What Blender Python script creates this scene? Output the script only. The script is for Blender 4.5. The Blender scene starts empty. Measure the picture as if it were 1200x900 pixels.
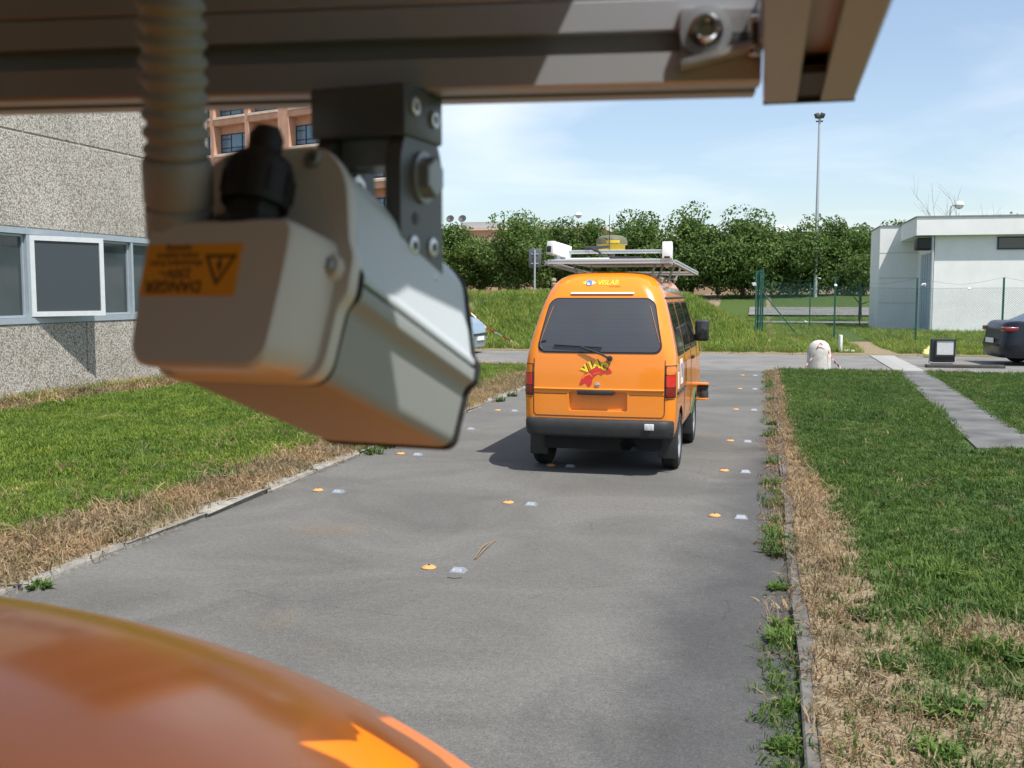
import bpy, bmesh, math, random
import numpy as np
from mathutils import Vector, Matrix

random.seed(7)
rng = np.random.default_rng(7)
SC = bpy.context.scene
COL = SC.collection
R = math.radians

# ------------------------------------------------------------------ camera
CAM_H, FPX, YAW, PITCH = 1.65, 1213.0, R(13.7), R(5.04)
cam_data = bpy.data.cameras.new('camera')
cam = bpy.data.objects.new('camera', cam_data)
COL.objects.link(cam)
cam.location = (0, 0, CAM_H)
cam.rotation_euler = (R(90) - PITCH, 0, YAW)
cam_data.sensor_width = 36.0
cam_data.lens = FPX / 1200 * 36.0
cam_data.clip_start = 0.02
cam_data.clip_end = 3000
cam_data.dof.use_dof = True
cam_data.dof.focus_distance = 11.0
cam_data.dof.aperture_fstop = 15.0
SC.camera = cam

# ------------------------------------------------------------------ light
TO_SUN = Vector((0.42, -0.30, 1.0)).normalized()
sun_data = bpy.data.lights.new('sun', 'SUN')
sun_data.energy = 5.0
sun_data.angle = R(0.53)
sun_data.color = (1.0, 0.965, 0.91)
sun = bpy.data.objects.new('sun', sun_data)
COL.objects.link(sun)
sun.rotation_euler = (-TO_SUN).to_track_quat('-Z', 'Y').to_euler()
sun.location = (20, -15, 40)

W = bpy.data.worlds.new('World')
SC.world = W
W.use_nodes = True
wn, wl = W.node_tree.nodes, W.node_tree.links
wn.clear()
w_out = wn.new('ShaderNodeOutputWorld')
w_bg = wn.new('ShaderNodeBackground')
w_bg.inputs['Strength'].default_value = 0.125
w_sky = wn.new('ShaderNodeTexSky')
w_sky.sky_type = 'NISHITA'
w_sky.sun_disc = False
w_sky.sun_elevation = math.asin(TO_SUN.z)
w_sky.sun_rotation = math.atan2(TO_SUN.x, TO_SUN.y)
w_sky.air_density = 1.0
w_sky.dust_density = 0.9
w_sky.ozone_density = 1.9
# thin fair-weather clouds: noise over the cloud layer's plane (direction / height)
w_tc = wn.new('ShaderNodeTexCoord')
w_sep = wn.new('ShaderNodeSeparateXYZ')
wl.new(w_tc.outputs['Generated'], w_sep.inputs[0])
w_den = wn.new('ShaderNodeMath'); w_den.operation = 'ADD'; w_den.inputs[1].default_value = 0.16
w_abs = wn.new('ShaderNodeMath'); w_abs.operation = 'MAXIMUM'; w_abs.inputs[1].default_value = 0.0
wl.new(w_sep.outputs['Z'], w_abs.inputs[0]); wl.new(w_abs.outputs[0], w_den.inputs[0])
w_div = wn.new('ShaderNodeVectorMath'); w_div.operation = 'DIVIDE'
w_comb = wn.new('ShaderNodeCombineXYZ')
for i in range(3):
    wl.new(w_den.outputs[0], w_comb.inputs[i])
wl.new(w_tc.outputs['Generated'], w_div.inputs[0]); wl.new(w_comb.outputs[0], w_div.inputs[1])
w_noise = wn.new('ShaderNodeTexNoise')
w_noise.inputs['Scale'].default_value = 0.95
w_noise.inputs['Detail'].default_value = 9.0
w_noise.inputs['Roughness'].default_value = 0.50
w_noise.inputs['Distortion'].default_value = 0.5
wl.new(w_div.outputs[0], w_noise.inputs['Vector'])
w_ramp = wn.new('ShaderNodeValToRGB')
w_ramp.color_ramp.elements[0].position = 0.44
w_ramp.color_ramp.elements[0].color = (0.10, 0.10, 0.10, 1)
w_ramp.color_ramp.elements[1].position = 0.78
w_ramp.color_ramp.elements[1].color = (0.58, 0.58, 0.58, 1)
wl.new(w_noise.outputs['Fac'], w_ramp.inputs[0])
w_mix = wn.new('ShaderNodeMixRGB')
w_mix.inputs[2].default_value = (7.6, 7.75, 7.9, 1)
wl.new(w_ramp.outputs[0], w_mix.inputs[0]); wl.new(w_sky.outputs[0], w_mix.inputs[1])
wl.new(w_mix.outputs[0], w_bg.inputs['Color'])
wl.new(w_bg.outputs[0], w_out.inputs[0])

SC.view_settings.view_transform = 'Standard'
SC.view_settings.look = 'None'
SC.view_settings.exposure = 0.40
SC.view_settings.gamma = 1.0
SC.render.engine = 'CYCLES'
SC.cycles.use_denoising = True
SC.cycles.max_bounces = 6
SC.cycles.transparent_max_bounces = 8
SC.cycles.sample_clamp_indirect = 6.0

# ------------------------------------------------------------------ photograph rays -> places in the world
_f = Vector((-math.sin(YAW) * math.cos(PITCH), math.cos(YAW) * math.cos(PITCH), -math.sin(PITCH)))
_r = Vector((math.cos(YAW), math.sin(YAW), 0))
_u = _r.cross(_f)
_c = Vector((0, 0, CAM_H))
def ray(x, y): return _f + _r * ((x - 600) / FPX) - _u * ((y - 450) / FPX)
def at(x, y, dist): return _c + ray(x, y) * dist
def at_y(x, y, Y):
    d = ray(x, y); return _c + d * (Y / d.y)
def on_ground(x, y, z=0.0):
    d = ray(x, y); return _c + d * ((z - CAM_H) / d.z)

# ------------------------------------------------------------------ materials
def new_mat(name):
    m = bpy.data.materials.new(name); m.use_nodes = True
    n, l = m.node_tree.nodes, m.node_tree.links
    return m, n, l, n['Principled BSDF']
def setc(b, k, v):
    if k in b.inputs: b.inputs[k].default_value = v
def N(n, t, **kw):
    x = n.new(t)
    for k, v in kw.items(): setattr(x, k, v)
    return x
def pmat(name, col, rough=0.6, metal=0.0, var=0.10, scale=12.0, bump=0.0, bscale=60.0, coat=0.0, spec=0.5, rvar=0.08, detail=5.0):
    m, n, l, b = new_mat(name)
    tc = N(n, 'ShaderNodeTexCoord')
    no = N(n, 'ShaderNodeTexNoise'); no.inputs['Scale'].default_value = scale; no.inputs['Detail'].default_value = detail
    l.new(tc.outputs['Object'], no.inputs['Vector'])
    rp = N(n, 'ShaderNodeValToRGB')
    c = np.array(col)
    rp.color_ramp.elements[0].position = 0.3; rp.color_ramp.elements[1].position = 0.7
    rp.color_ramp.elements[0].color = (*np.clip(c * (1 - var), 0, 1), 1)
    rp.color_ramp.elements[1].color = (*np.clip(c * (1 + var), 0, 1), 1)
    l.new(no.outputs['Fac'], rp.inputs[0]); l.new(rp.outputs[0], b.inputs['Base Color'])
    mr = N(n, 'ShaderNodeMapRange'); mr.inputs['To Min'].default_value = max(0.0, rough - rvar); mr.inputs['To Max'].default_value = min(1.0, rough + rvar)
    l.new(no.outputs['Fac'], mr.inputs['Value']); l.new(mr.outputs[0], b.inputs['Roughness'])
    setc(b, 'Metallic', metal); setc(b, 'Coat Weight', coat); setc(b, 'Coat Roughness', 0.06); setc(b, 'Specular IOR Level', spec)
    if bump > 0:
        n2 = N(n, 'ShaderNodeTexNoise'); n2.inputs['Scale'].default_value = bscale; n2.inputs['Detail'].default_value = 4
        l.new(tc.outputs['Object'], n2.inputs['Vector'])
        bp = N(n, 'ShaderNodeBump'); bp.inputs['Strength'].default_value = bump; bp.inputs['Distance'].default_value = 0.01
        l.new(n2.outputs['Fac'], bp.inputs['Height']); l.new(bp.outputs[0], b.inputs['Normal'])
    return m

def asphalt_mat(name, base, warm=1.0, xdark=True):
    m, n, l, b = new_mat(name)
    geo = N(n, 'ShaderNodeNewGeometry')
    def noise(scale, detail=5, rough=0.55, vec=None, dist=0.0):
        x = N(n, 'ShaderNodeTexNoise'); x.inputs['Scale'].default_value = scale; x.inputs['Detail'].default_value = detail
        x.inputs['Roughness'].default_value = rough; x.inputs['Distortion'].default_value = dist
        l.new(vec or geo.outputs['Position'], x.inputs['Vector']); return x
    def ramp(src, p0, c0, p1, c1):
        r_ = N(n, 'ShaderNodeValToRGB'); r_.color_ramp.elements[0].position = p0; r_.color_ramp.elements[1].position = p1
        r_.color_ramp.elements[0].color = (*c0, 1); r_.color_ramp.elements[1].color = (*c1, 1)
        l.new(src, r_.inputs[0]); return r_.outputs[0]
    def mult(a, c, fac=1.0):
        x = N(n, 'ShaderNodeMixRGB', blend_type='MULTIPLY'); x.inputs[0].default_value = fac
        l.new(a, x.inputs[1]); l.new(c, x.inputs[2]); return x.outputs[0]
    bc = np.array(base)
    stretch = N(n, 'ShaderNodeMapping'); stretch.inputs['Scale'].default_value = (0.85, 0.95, 1.0); stretch.inputs['Rotation'].default_value = (0, 0, R(18))
    l.new(geo.outputs['Position'], stretch.inputs['Vector'])
    big = noise(0.9, 6, 0.62, stretch.outputs[0], 0.8)
    c = ramp(big.outputs['Fac'], 0.32, bc * 0.74, 0.60, bc * 1.08)
    fine = noise(85, 7, 0.88)
    c = mult(c, ramp(fine.outputs['Fac'], 0.34, (0.45, 0.45, 0.45), 0.68, (1.52, 1.52, 1.49)))
    mid = noise(28, 6, 0.75)
    c = mult(c, ramp(mid.outputs['Fac'], 0.32, (0.80, 0.80, 0.80), 0.68, (1.17, 1.17, 1.16)))
    # pale grit
    vo = N(n, 'ShaderNodeTexVoronoi'); vo.inputs['Scale'].default_value = 95
    l.new(geo.outputs['Position'], vo.inputs['Vector'])
    grit = ramp(vo.outputs['Distance'], 0.12, (1, 1, 1), 0.22, (0, 0, 0))
    gn = noise(31, 2); gmask = ramp(gn.outputs['Fac'], 0.54, (0, 0, 0), 0.64, (1, 1, 1))
    gm = mult(grit, gmask)
    mx = N(n, 'ShaderNodeMixRGB'); l.new(gm, mx.inputs[0]); l.new(c, mx.inputs[1]); mx.inputs[2].default_value = (0.30, 0.29, 0.27, 1)
    c = mx.outputs[0]
    # rusty brown stain patches
    rn = noise(0.55, 4, 0.6); rs = ramp(rn.outputs['Fac'], 0.60, (1, 1, 1), 0.72, (1.16, 1.0, 0.84))
    c = mult(c, rs)
    # darker towards the right side of the road, with a wavering edge
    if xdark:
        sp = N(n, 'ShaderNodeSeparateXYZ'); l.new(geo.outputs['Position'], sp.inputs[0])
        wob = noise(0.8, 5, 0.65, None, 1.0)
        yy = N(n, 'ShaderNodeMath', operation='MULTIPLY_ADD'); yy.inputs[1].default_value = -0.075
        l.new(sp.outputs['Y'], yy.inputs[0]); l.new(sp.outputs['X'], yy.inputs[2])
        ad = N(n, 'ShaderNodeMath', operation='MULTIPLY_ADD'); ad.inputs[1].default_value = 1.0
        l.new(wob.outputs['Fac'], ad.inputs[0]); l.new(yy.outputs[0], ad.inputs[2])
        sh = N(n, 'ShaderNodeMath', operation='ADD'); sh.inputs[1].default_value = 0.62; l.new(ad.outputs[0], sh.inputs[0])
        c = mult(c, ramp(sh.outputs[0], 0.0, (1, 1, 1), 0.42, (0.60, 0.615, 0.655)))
    # cracks
    cn = noise(2.2, 4, 0.6)
    ml = N(n, 'ShaderNodeMixRGB'); ml.inputs[0].default_value = 0.22
    l.new(geo.outputs['Position'], ml.inputs[1]); l.new(cn.outputs['Color'], ml.inputs[2])
    cr = N(n, 'ShaderNodeTexVoronoi', feature='DISTANCE_TO_EDGE'); cr.inputs['Scale'].default_value = 0.62
    l.new(ml.outputs[0], cr.inputs['Vector'])
    crm = noise(0.7, 2); 
    ck = ramp(cr.outputs['Distance'], 0.001, (0.74, 0.74, 0.74), 0.004, (1, 1, 1))
    cm = ramp(crm.outputs['Fac'], 0.56, (1, 1, 1), 0.62, (0, 0, 0))
    lt = N(n, 'ShaderNodeMixRGB', blend_type='LIGHTEN'); lt.inputs[0].default_value = 1
    l.new(ck, lt.inputs[1]); l.new(cm, lt.inputs[2])
    c = mult(c, lt.outputs[0])
    l.new(c, b.inputs['Base Color'])
    setc(b, 'Roughness', 0.86); setc(b, 'Specular IOR Level', 0.35)
    bp = N(n, 'ShaderNodeBump'); bp.inputs['Strength'].default_value = 0.5; bp.inputs['Distance'].default_value = 0.006
    l.new(fine.outputs['Fac'], bp.inputs['Height']); l.new(bp.outputs[0], b.inputs['Normal'])
    return m

def pebble_mat():
    m, n, l, b = new_mat('pebble_dash')
    geo = N(n, 'ShaderNodeNewGeometry')
    vo = N(n, 'ShaderNodeTexVoronoi'); vo.inputs['Scale'].default_value = 46
    l.new(geo.outputs['Position'], vo.inputs['Vector'])
    sep = N(n, 'ShaderNodeSeparateColor'); l.new(vo.outputs['Color'], sep.inputs[0])
    rp = N(n, 'ShaderNodeValToRGB'); cr = rp.color_ramp
    cr.elements[0].position = 0.0; cr.elements[0].color = (0.19, 0.172, 0.148, 1)
    cr.elements[1].position = 1.0; cr.elements[1].color = (0.56, 0.535, 0.49, 1)
    e = cr.elements.new(0.30); e.color = (0.33, 0.307, 0.27, 1)
    e = cr.elements.new(0.62); e.color = (0.42, 0.392, 0.35, 1)
    l.new(sep.outputs[0], rp.inputs[0])
    gp = N(n, 'ShaderNodeValToRGB'); gp.color_ramp.elements[0].position = 0.42; gp.color_ramp.elements[0].color = (1, 1, 1, 1)
    gp.color_ramp.elements[1].position = 0.66; gp.color_ramp.elements[1].color = (0.72, 0.70, 0.66, 1)
    l.new(vo.outputs['Distance'], gp.inputs[0])
    mu = N(n, 'ShaderNodeMixRGB', blend_type='MULTIPLY'); mu.inputs[0].default_value = 1
    l.new(rp.outputs[0], mu.inputs[1]); l.new(gp.outputs[0], mu.inputs[2])
    no = N(n, 'ShaderNodeTexNoise'); no.inputs['Scale'].default_value = 0.8; no.inputs['Detail'].default_value = 5
    l.new(geo.outputs['Position'], no.inputs['Vector'])
    st = N(n, 'ShaderNodeValToRGB'); st.color_ramp.elements[0].position = 0.3; st.color_ramp.elements[0].color = (0.86, 0.85, 0.83, 1)
    st.color_ramp.elements[1].position = 0.7; st.color_ramp.elements[1].color = (1.1, 1.1, 1.1, 1)
    l.new(no.outputs['Fac'], st.inputs[0])
    m2 = N(n, 'ShaderNodeMixRGB', blend_type='MULTIPLY'); m2.inputs[0].default_value = 1
    l.new(mu.outputs[0], m2.inputs[1]); l.new(st.outputs[0], m2.inputs[2])
    l.new(m2.outputs[0], b.inputs['Base Color']); setc(b, 'Roughness', 0.9)
    bp = N(n, 'ShaderNodeBump', invert=True); bp.inputs['Strength'].default_value = 0.5; bp.inputs['Distance'].default_value = 0.008
    l.new(vo.outputs['Distance'], bp.inputs['Height']); l.new(bp.outputs[0], b.inputs['Normal'])
    return m

def leaf_mat(name, c0, c1, trans=0.35, use_tint=False, rough=0.6):
    m = bpy.data.materials.new(name); m.use_nodes = True
    n, l = m.node_tree.nodes, m.node_tree.links; n.clear()
    out = N(n, 'ShaderNodeOutputMaterial')
    if use_tint:
        src = N(n, 'ShaderNodeAttribute', attribute_name='tint').outputs['Fac']
    else:
        src = N(n, 'ShaderNodeObjectInfo').outputs['Random']
    rp = N(n, 'ShaderNodeValToRGB'); rp.color_ramp.elements[0].color = (*c0, 1); rp.color_ramp.elements[1].color = (*c1, 1)
    l.new(src, rp.inputs[0])
    if not use_tint:
        geo = N(n, 'ShaderNodeNewGeometry'); no = N(n, 'ShaderNodeTexNoise'); no.inputs['Scale'].default_value = 0.9; no.inputs['Detail'].default_value = 5; no.inputs['Roughness'].default_value = 0.65
        l.new(geo.outputs['Position'], no.inputs['Vector'])
        r2 = N(n, 'ShaderNodeValToRGB'); r2.color_ramp.elements[0].position = 0.33; r2.color_ramp.elements[0].color = (0.72, 0.78, 0.80, 1)
        r2.color_ramp.elements[1].position = 0.66; r2.color_ramp.elements[1].color = (1.42, 1.20, 1.10, 1)
        l.new(no.outputs['Fac'], r2.inputs[0])
        mu = N(n, 'ShaderNodeMixRGB', blend_type='MULTIPLY'); mu.inputs[0].default_value = 1.0
        l.new(rp.outputs[0], mu.inputs[1]); l.new(r2.outputs[0], mu.inputs[2]); rp = mu
    p = N(n, 'ShaderNodeBsdfPrincipled'); setc(p, 'Roughness', rough); setc(p, 'Specular IOR Level', 0.3)
    t = N(n, 'ShaderNodeBsdfTranslucent')
    l.new(rp.outputs[0], p.inputs['Base Color']); l.new(rp.outputs[0], t.inputs['Color'])
    mx = N(n, 'ShaderNodeMixShader'); mx.inputs[0].default_value = trans
    l.new(p.outputs[0], mx.inputs[1]); l.new(t.outputs[0], mx.inputs[2]); l.new(mx.outputs[0], out.inputs[0])
    return m

def glass_mat(name, col, rough=0.05, spec=0.7):
    m, n, l, b = new_mat(name)
    tc = N(n, 'ShaderNodeTexCoord'); no = N(n, 'ShaderNodeTexNoise'); no.inputs['Scale'].default_value = 3
    l.new(tc.outputs['Object'], no.inputs['Vector'])
    rp = N(n, 'ShaderNodeValToRGB'); c = np.array(col)
    rp.color_ramp.elements[0].color = (*c * 0.8, 1); rp.color_ramp.elements[1].color = (*c * 1.2, 1)
    l.new(no.outputs['Fac'], rp.inputs[0]); l.new(rp.outputs[0], b.inputs['Base Color'])
    setc(b, 'Roughness', rough); setc(b, 'Specular IOR Level', spec); setc(b, 'IOR', 1.52)
    return m

M = {}
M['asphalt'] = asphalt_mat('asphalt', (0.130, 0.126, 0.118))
M['asphalt_old'] = asphalt_mat('old_asphalt', (0.185, 0.180, 0.172), xdark=False)
M['pebble'] = pebble_mat()
M['joint'] = pmat('joint_mortar', (0.50, 0.48, 0.45), 0.9)
M['kerb'] = pmat('kerb_stone', (0.24, 0.225, 0.195), 0.92, var=0.35, scale=9, bump=0.9, bscale=38)
M['kerb_dark'] = pmat('kerb_stone_grey', (0.115, 0.108, 0.097), 0.92, var=0.35, scale=9, bump=0.9, bscale=38)
M['path'] = pmat('path_concrete', (0.105, 0.104, 0.100), 0.9, var=0.40, scale=2.2, bump=0.4, bscale=50)
M['slab'] = pmat('slab_concrete', (0.29, 0.285, 0.27), 0.9, var=0.16, scale=4, bump=0.4, bscale=50)
def van_paint():
    m, n, l, b = new_mat('orange_van_paint')
    tc = N(n, 'ShaderNodeTexCoord'); sp = N(n, 'ShaderNodeSeparateXYZ'); l.new(tc.outputs['Object'], sp.inputs[0])
    no = N(n, 'ShaderNodeTexNoise'); no.inputs['Scale'].default_value = 7; no.inputs['Detail'].default_value = 8; no.inputs['Roughness'].default_value = .7
    l.new(tc.outputs['Object'], no.inputs['Vector'])
    # road dust thrown up from the wheels: thick at the sills, thin film with smears higher up
    mr = N(n, 'ShaderNodeMapRange'); mr.inputs['From Min'].default_value = 0.30; mr.inputs['From Max'].default_value = 1.0; mr.inputs['To Min'].default_value = .40; mr.inputs['To Max'].default_value = .05
    l.new(sp.outputs['Z'], mr.inputs['Value'])
    mu = N(n, 'ShaderNodeMath', operation='MULTIPLY'); l.new(no.outputs['Fac'], mu.inputs[0]); l.new(mr.outputs[0], mu.inputs[1])
    mx = N(n, 'ShaderNodeMixRGB'); mx.inputs[1].default_value = (0.84, 0.235, 0.006, 1); mx.inputs[2].default_value = (0.42, 0.27, 0.14, 1)
    l.new(mu.outputs[0], mx.inputs[0]); l.new(mx.outputs[0], b.inputs['Base Color'])
    r2 = N(n, 'ShaderNodeMapRange'); r2.inputs['To Min'].default_value = .24; r2.inputs['To Max'].default_value = .55
    l.new(mu.outputs[0], r2.inputs['Value']); l.new(r2.outputs[0], b.inputs['Roughness'])
    setc(b, 'Coat Weight', .7)
    l.new(mu.outputs[0], b.inputs['Coat Roughness'])
    n2 = N(n, 'ShaderNodeTexNoise'); n2.inputs['Scale'].default_value = 3.2; n2.inputs['Detail'].default_value = 2
    l.new(tc.outputs['Object'], n2.inputs['Vector'])
    bp = N(n, 'ShaderNodeBump'); bp.inputs['Strength'].default_value = .10; bp.inputs['Distance'].default_value = .02
    l.new(n2.outputs['Fac'], bp.inputs['Height']); l.new(bp.outputs[0], b.inputs['Normal']); l.new(bp.outputs[0], b.inputs['Coat Normal'])
    return m
M['orange'] = van_paint()
M['orange_roof'] = pmat('orange_roof_paint', (0.95, 0.215, 0.003), 0.16, var=0.03, scale=2, coat=0.10, spec=0.17, rvar=0.03)
M['black_plastic'] = pmat('black_plastic', (0.022, 0.022, 0.023), 0.55, var=0.2)
M['gland_black'] = pmat('gland_black', (0.006, 0.006, 0.006), 0.6, var=0.2)
M['trim_brown'] = pmat('brown_trim', (0.30, 0.12, 0.06), 0.6)
M['logo_yellow'] = pmat('faded_yellow_print', (0.85, 0.50, 0.04), 0.5, var=0.05)
M['bumper'] = pmat('bumper_plastic', (0.022, 0.022, 0.023), 0.6, var=0.2)
M['rubber'] = pmat('tyre_rubber', (0.018, 0.018, 0.018), 0.85, var=0.3, bump=0.2)
M['under'] = pmat('underbody', (0.012, 0.012, 0.012), 0.9, var=0.3)
M['rim'] = pmat('rim_paint', (0.42, 0.43, 0.45), 0.38, metal=0.6, var=0.08)
M['tint_glass'] = glass_mat('tinted_glass', (0.035, 0.036, 0.040), 0.06)
def heated_glass():
    m, n, l, b = new_mat('tinted_heated_glass')
    tc = N(n, 'ShaderNodeTexCoord'); sp = N(n, 'ShaderNodeSeparateXYZ'); l.new(tc.outputs['Object'], sp.inputs[0])
    ml_ = N(n, 'ShaderNodeMath', operation='MULTIPLY'); ml_.inputs[1].default_value = 2 * math.pi / .036; l.new(sp.outputs['Z'], ml_.inputs[0])
    sn = N(n, 'ShaderNodeMath', operation='SINE'); l.new(ml_.outputs[0], sn.inputs[0])
    rp = N(n, 'ShaderNodeValToRGB'); rp.color_ramp.elements[0].position = .80; rp.color_ramp.elements[0].color = (.050, .051, .056, 1); rp.color_ramp.elements[1].position = .99; rp.color_ramp.elements[1].color = (.045, .045, .048, 1)
    l.new(sn.outputs[0], rp.inputs[0])
    no = N(n, 'ShaderNodeTexNoise'); no.inputs['Scale'].default_value = 4; no.inputs['Detail'].default_value = 6; l.new(tc.outputs['Object'], no.inputs['Vector'])
    mx = N(n, 'ShaderNodeMixRGB', blend_type='ADD'); l.new(rp.outputs[0], mx.inputs[1]); l.new(no.outputs['Color'], mx.inputs[2]); mx.inputs[0].default_value = .018
    l.new(mx.outputs[0], b.inputs['Base Color']); setc(b, 'Roughness', .10); setc(b, 'Specular IOR Level', .75)
    return m
M['tint_glass'] = heated_glass()
M['side_glass'] = glass_mat('side_glass', (0.02, 0.024, 0.024), 0.04)
M['lens_red'] = pmat('red_lens', (0.55, 0.018, 0.012), 0.18, var=0.12, scale=40, coat=0.6)
M['lens_darkred'] = pmat('dark_red_lens', (0.16, 0.008, 0.008), 0.2, var=0.12, scale=40, coat=0.6)
M['lens_amber'] = pmat('amber_lens', (0.62, 0.17, 0.01), 0.18, var=0.12, scale=40, coat=0.6)
M['lens_clear'] = pmat('clear_lens', (0.55, 0.56, 0.57), 0.2, var=0.2, scale=60, coat=0.6)
M['gap'] = pmat('panel_gap', (0.05, 0.02, 0.008), 0.8)
M['yellow'] = pmat('yellow_print', (0.85, 0.62, 0.02), 0.5, var=0.03)
M['red_print'] = pmat('red_print', (0.62, 0.030, 0.028), 0.5, var=0.04)
M['black_print'] = pmat('black_print', (0.015, 0.013, 0.012), 0.6)
M['white_print'] = pmat('white_print', (0.78, 0.77, 0.74), 0.5, var=0.03)
M['blue_print'] = pmat('blue_print', (0.10, 0.20, 0.50), 0.5, var=0.05)
M['green_print'] = pmat('green_paint', (0.035, 0.13, 0.05), 0.5, var=0.05)
M['chrome'] = pmat('chrome', (0.75, 0.75, 0.76), 0.12, metal=1.0, var=0.03)
M['zinc'] = pmat('zinc_plate', (0.62, 0.63, 0.64), 0.34, metal=0.9, var=0.18, scale=90)
M['alu'] = pmat('anodised_aluminium', (0.345, 0.362, 0.38), 0.45, metal=0.40, var=0.05, scale=6)
M['alu_van'] = pmat('rack_aluminium', (0.62, 0.62, 0.62), 0.4, metal=0.6, var=0.05, scale=6)
M['housing'] = pmat('cream_powder_coat', (0.56, 0.54, 0.50), 0.42, var=0.03, scale=8, bump=0.03, bscale=900, coat=0.15)
M['housing_body'] = pmat('grey_green_powder_coat', (0.29, 0.305, 0.30), 0.5, var=0.03, scale=8, bump=0.03, bscale=900)
M['lid'] = pmat('pale_lid_coat', (0.47, 0.50, 0.52), 0.42, var=0.03, scale=8, bump=0.03, bscale=900)
M['conduit'] = pmat('grey_conduit', (0.32, 0.315, 0.315), 0.55, var=0.06, scale=20)
M['dark_metal'] = pmat('dark_grey_metal', (0.10, 0.105, 0.11), 0.45, metal=0.5, var=0.12, scale=30)
M['grey_metal'] = pmat('grey_metal', (0.26, 0.28, 0.29), 0.42, metal=0.6, var=0.12, scale=30)
M['sticker'] = pmat('orange_sticker', (0.80, 0.33, 0.012), 0.5, var=0.04)
M['white_paint'] = pmat('white_wall_paint', (0.80, 0.80, 0.785), 0.75, var=0.05, scale=1.3, bump=0.15, bscale=30)
M['white_plastic'] = pmat('white_plastic', (0.74, 0.74, 0.71), 0.45, var=0.04)
M['roof_grey'] = pmat('grey_roof_edge', (0.25, 0.25, 0.25), 0.7, var=0.1)
M['blue_grey'] = pmat('blue_grey_door', (0.40, 0.47, 0.54), 0.55, var=0.05)
M['frame_alu'] = pmat('blue_grey_frame', (0.36, 0.41, 0.45), 0.45, metal=0.25, var=0.06)
M['sash_alu'] = pmat('white_sash', (0.60, 0.62, 0.63), 0.45, metal=0.15, var=0.05)
M['win_glass'] = glass_mat('window_glass', (0.035, 0.048, 0.052), 0.05)
M['screen_glass'] = pmat('screened_glass', (0.045, 0.057, 0.063), 0.45, var=0.15, scale=120)
M['pink_brick'] = pmat('pink_brick_wall', (0.50, 0.29, 0.20), 0.85, var=0.10, scale=1.5)
M['cream_band'] = pmat('cream_concrete', (0.62, 0.52, 0.42), 0.85, var=0.08, scale=1.5)
M['tower_glass'] = glass_mat('blue_window_glass', (0.10, 0.19, 0.26), 0.04)
M['dark_frame'] = pmat('navy_frame', (0.02, 0.03, 0.055), 0.5)
M['pink_wall'] = pmat('pink_plaster', (0.56, 0.37, 0.28), 0.85, var=0.10, scale=0.8)
M['grey_wall'] = pmat('grey_far_wall', (0.42, 0.40, 0.37), 0.85, var=0.10, scale=0.8)
M['bark'] = pmat('bark', (0.060, 0.045, 0.032), 0.9, var=0.35, scale=6, bump=0.6, bscale=20)
M['leaf'] = leaf_mat('tree_leaf', (0.042, 0.092, 0.019), (0.155, 0.235, 0.054), 0.40, True)
M['grass_l'] = leaf_mat('lawn_grass_bright', (0.070, 0.140, 0.016), (0.205, 0.300, 0.050), 0.38)
M['grass_r'] = leaf_mat('lawn_grass_deep', (0.040, 0.098, 0.019), (0.115, 0.195, 0.042), 0.38)
M['grass_dry'] = leaf_mat('dry_grass', (0.17, 0.13, 0.075), (0.37, 0.295, 0.175), 0.30)
M['grass_bank'] = leaf_mat('bank_grass', (0.085, 0.170, 0.022), (0.27, 0.35, 0.075), 0.38)
M['weed'] = leaf_mat('weed_leaf', (0.050, 0.115, 0.022), (0.130, 0.220, 0.045), 0.38)
M['fence_green'] = pmat('green_fence_paint', (0.020, 0.105, 0.075), 0.5, var=0.1)
M['steel'] = pmat('galvanised_steel', (0.46, 0.49, 0.52), 0.5, metal=0.4, var=0.1)
M['concrete'] = pmat('bollard_concrete', (0.50, 0.48, 0.44), 0.9, var=0.18, scale=9, bump=0.6, bscale=60)
M['tape_red'] = pmat('red_tape', (0.60, 0.035, 0.03), 0.5)
M['tape_white'] = pmat('white_tape', (0.75, 0.75, 0.74), 0.5)
M['sign_back'] = pmat('grey_sign_back', (0.14, 0.15, 0.16), 0.5, metal=0.4)
M['wood'] = pmat('weathered_wood', (0.36, 0.27, 0.17), 0.85, var=0.2)
M['car_navy'] = pmat('navy_car_paint', (0.004, 0.007, 0.016), 0.32, var=0.05, coat=0.15, rvar=0.02)
M['car_blue'] = pmat('light_blue_car_paint', (0.28, 0.37, 0.44), 0.28, metal=0.3, var=0.04, coat=1.0, rvar=0.02)
M['marker'] = pmat('orange_marker_paint', (0.52, 0.27, 0.09), 0.6, var=0.08, scale=40)
M['reflector'] = pmat('blue_grey_reflector', (0.19, 0.215, 0.25), 0.35, var=0.15, scale=80)
M['marker_white'] = pmat('dusty_white_print', (0.30, 0.31, 0.33), 0.6, var=0.15, scale=60)
M['number_grey'] = pmat('grey_digits', (0.22, 0.24, 0.28), 0.6)
M['plank'] = pmat('dark_plank', (0.06, 0.055, 0.05), 0.8, var=0.3)
M['yellow_bag'] = pmat('pale_yellow_plastic', (0.75, 0.72, 0.25), 0.5)
M['paper'] = pmat('white_scrap', (0.75, 0.75, 0.73), 0.7)
M['gps_yellow'] = pmat('yellow_plastic', (0.62, 0.44, 0.03), 0.45, var=0.05)
M['gps_grey'] = pmat('olive_grey_plastic', (0.13, 0.125, 0.07), 0.5, var=0.05)

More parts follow.
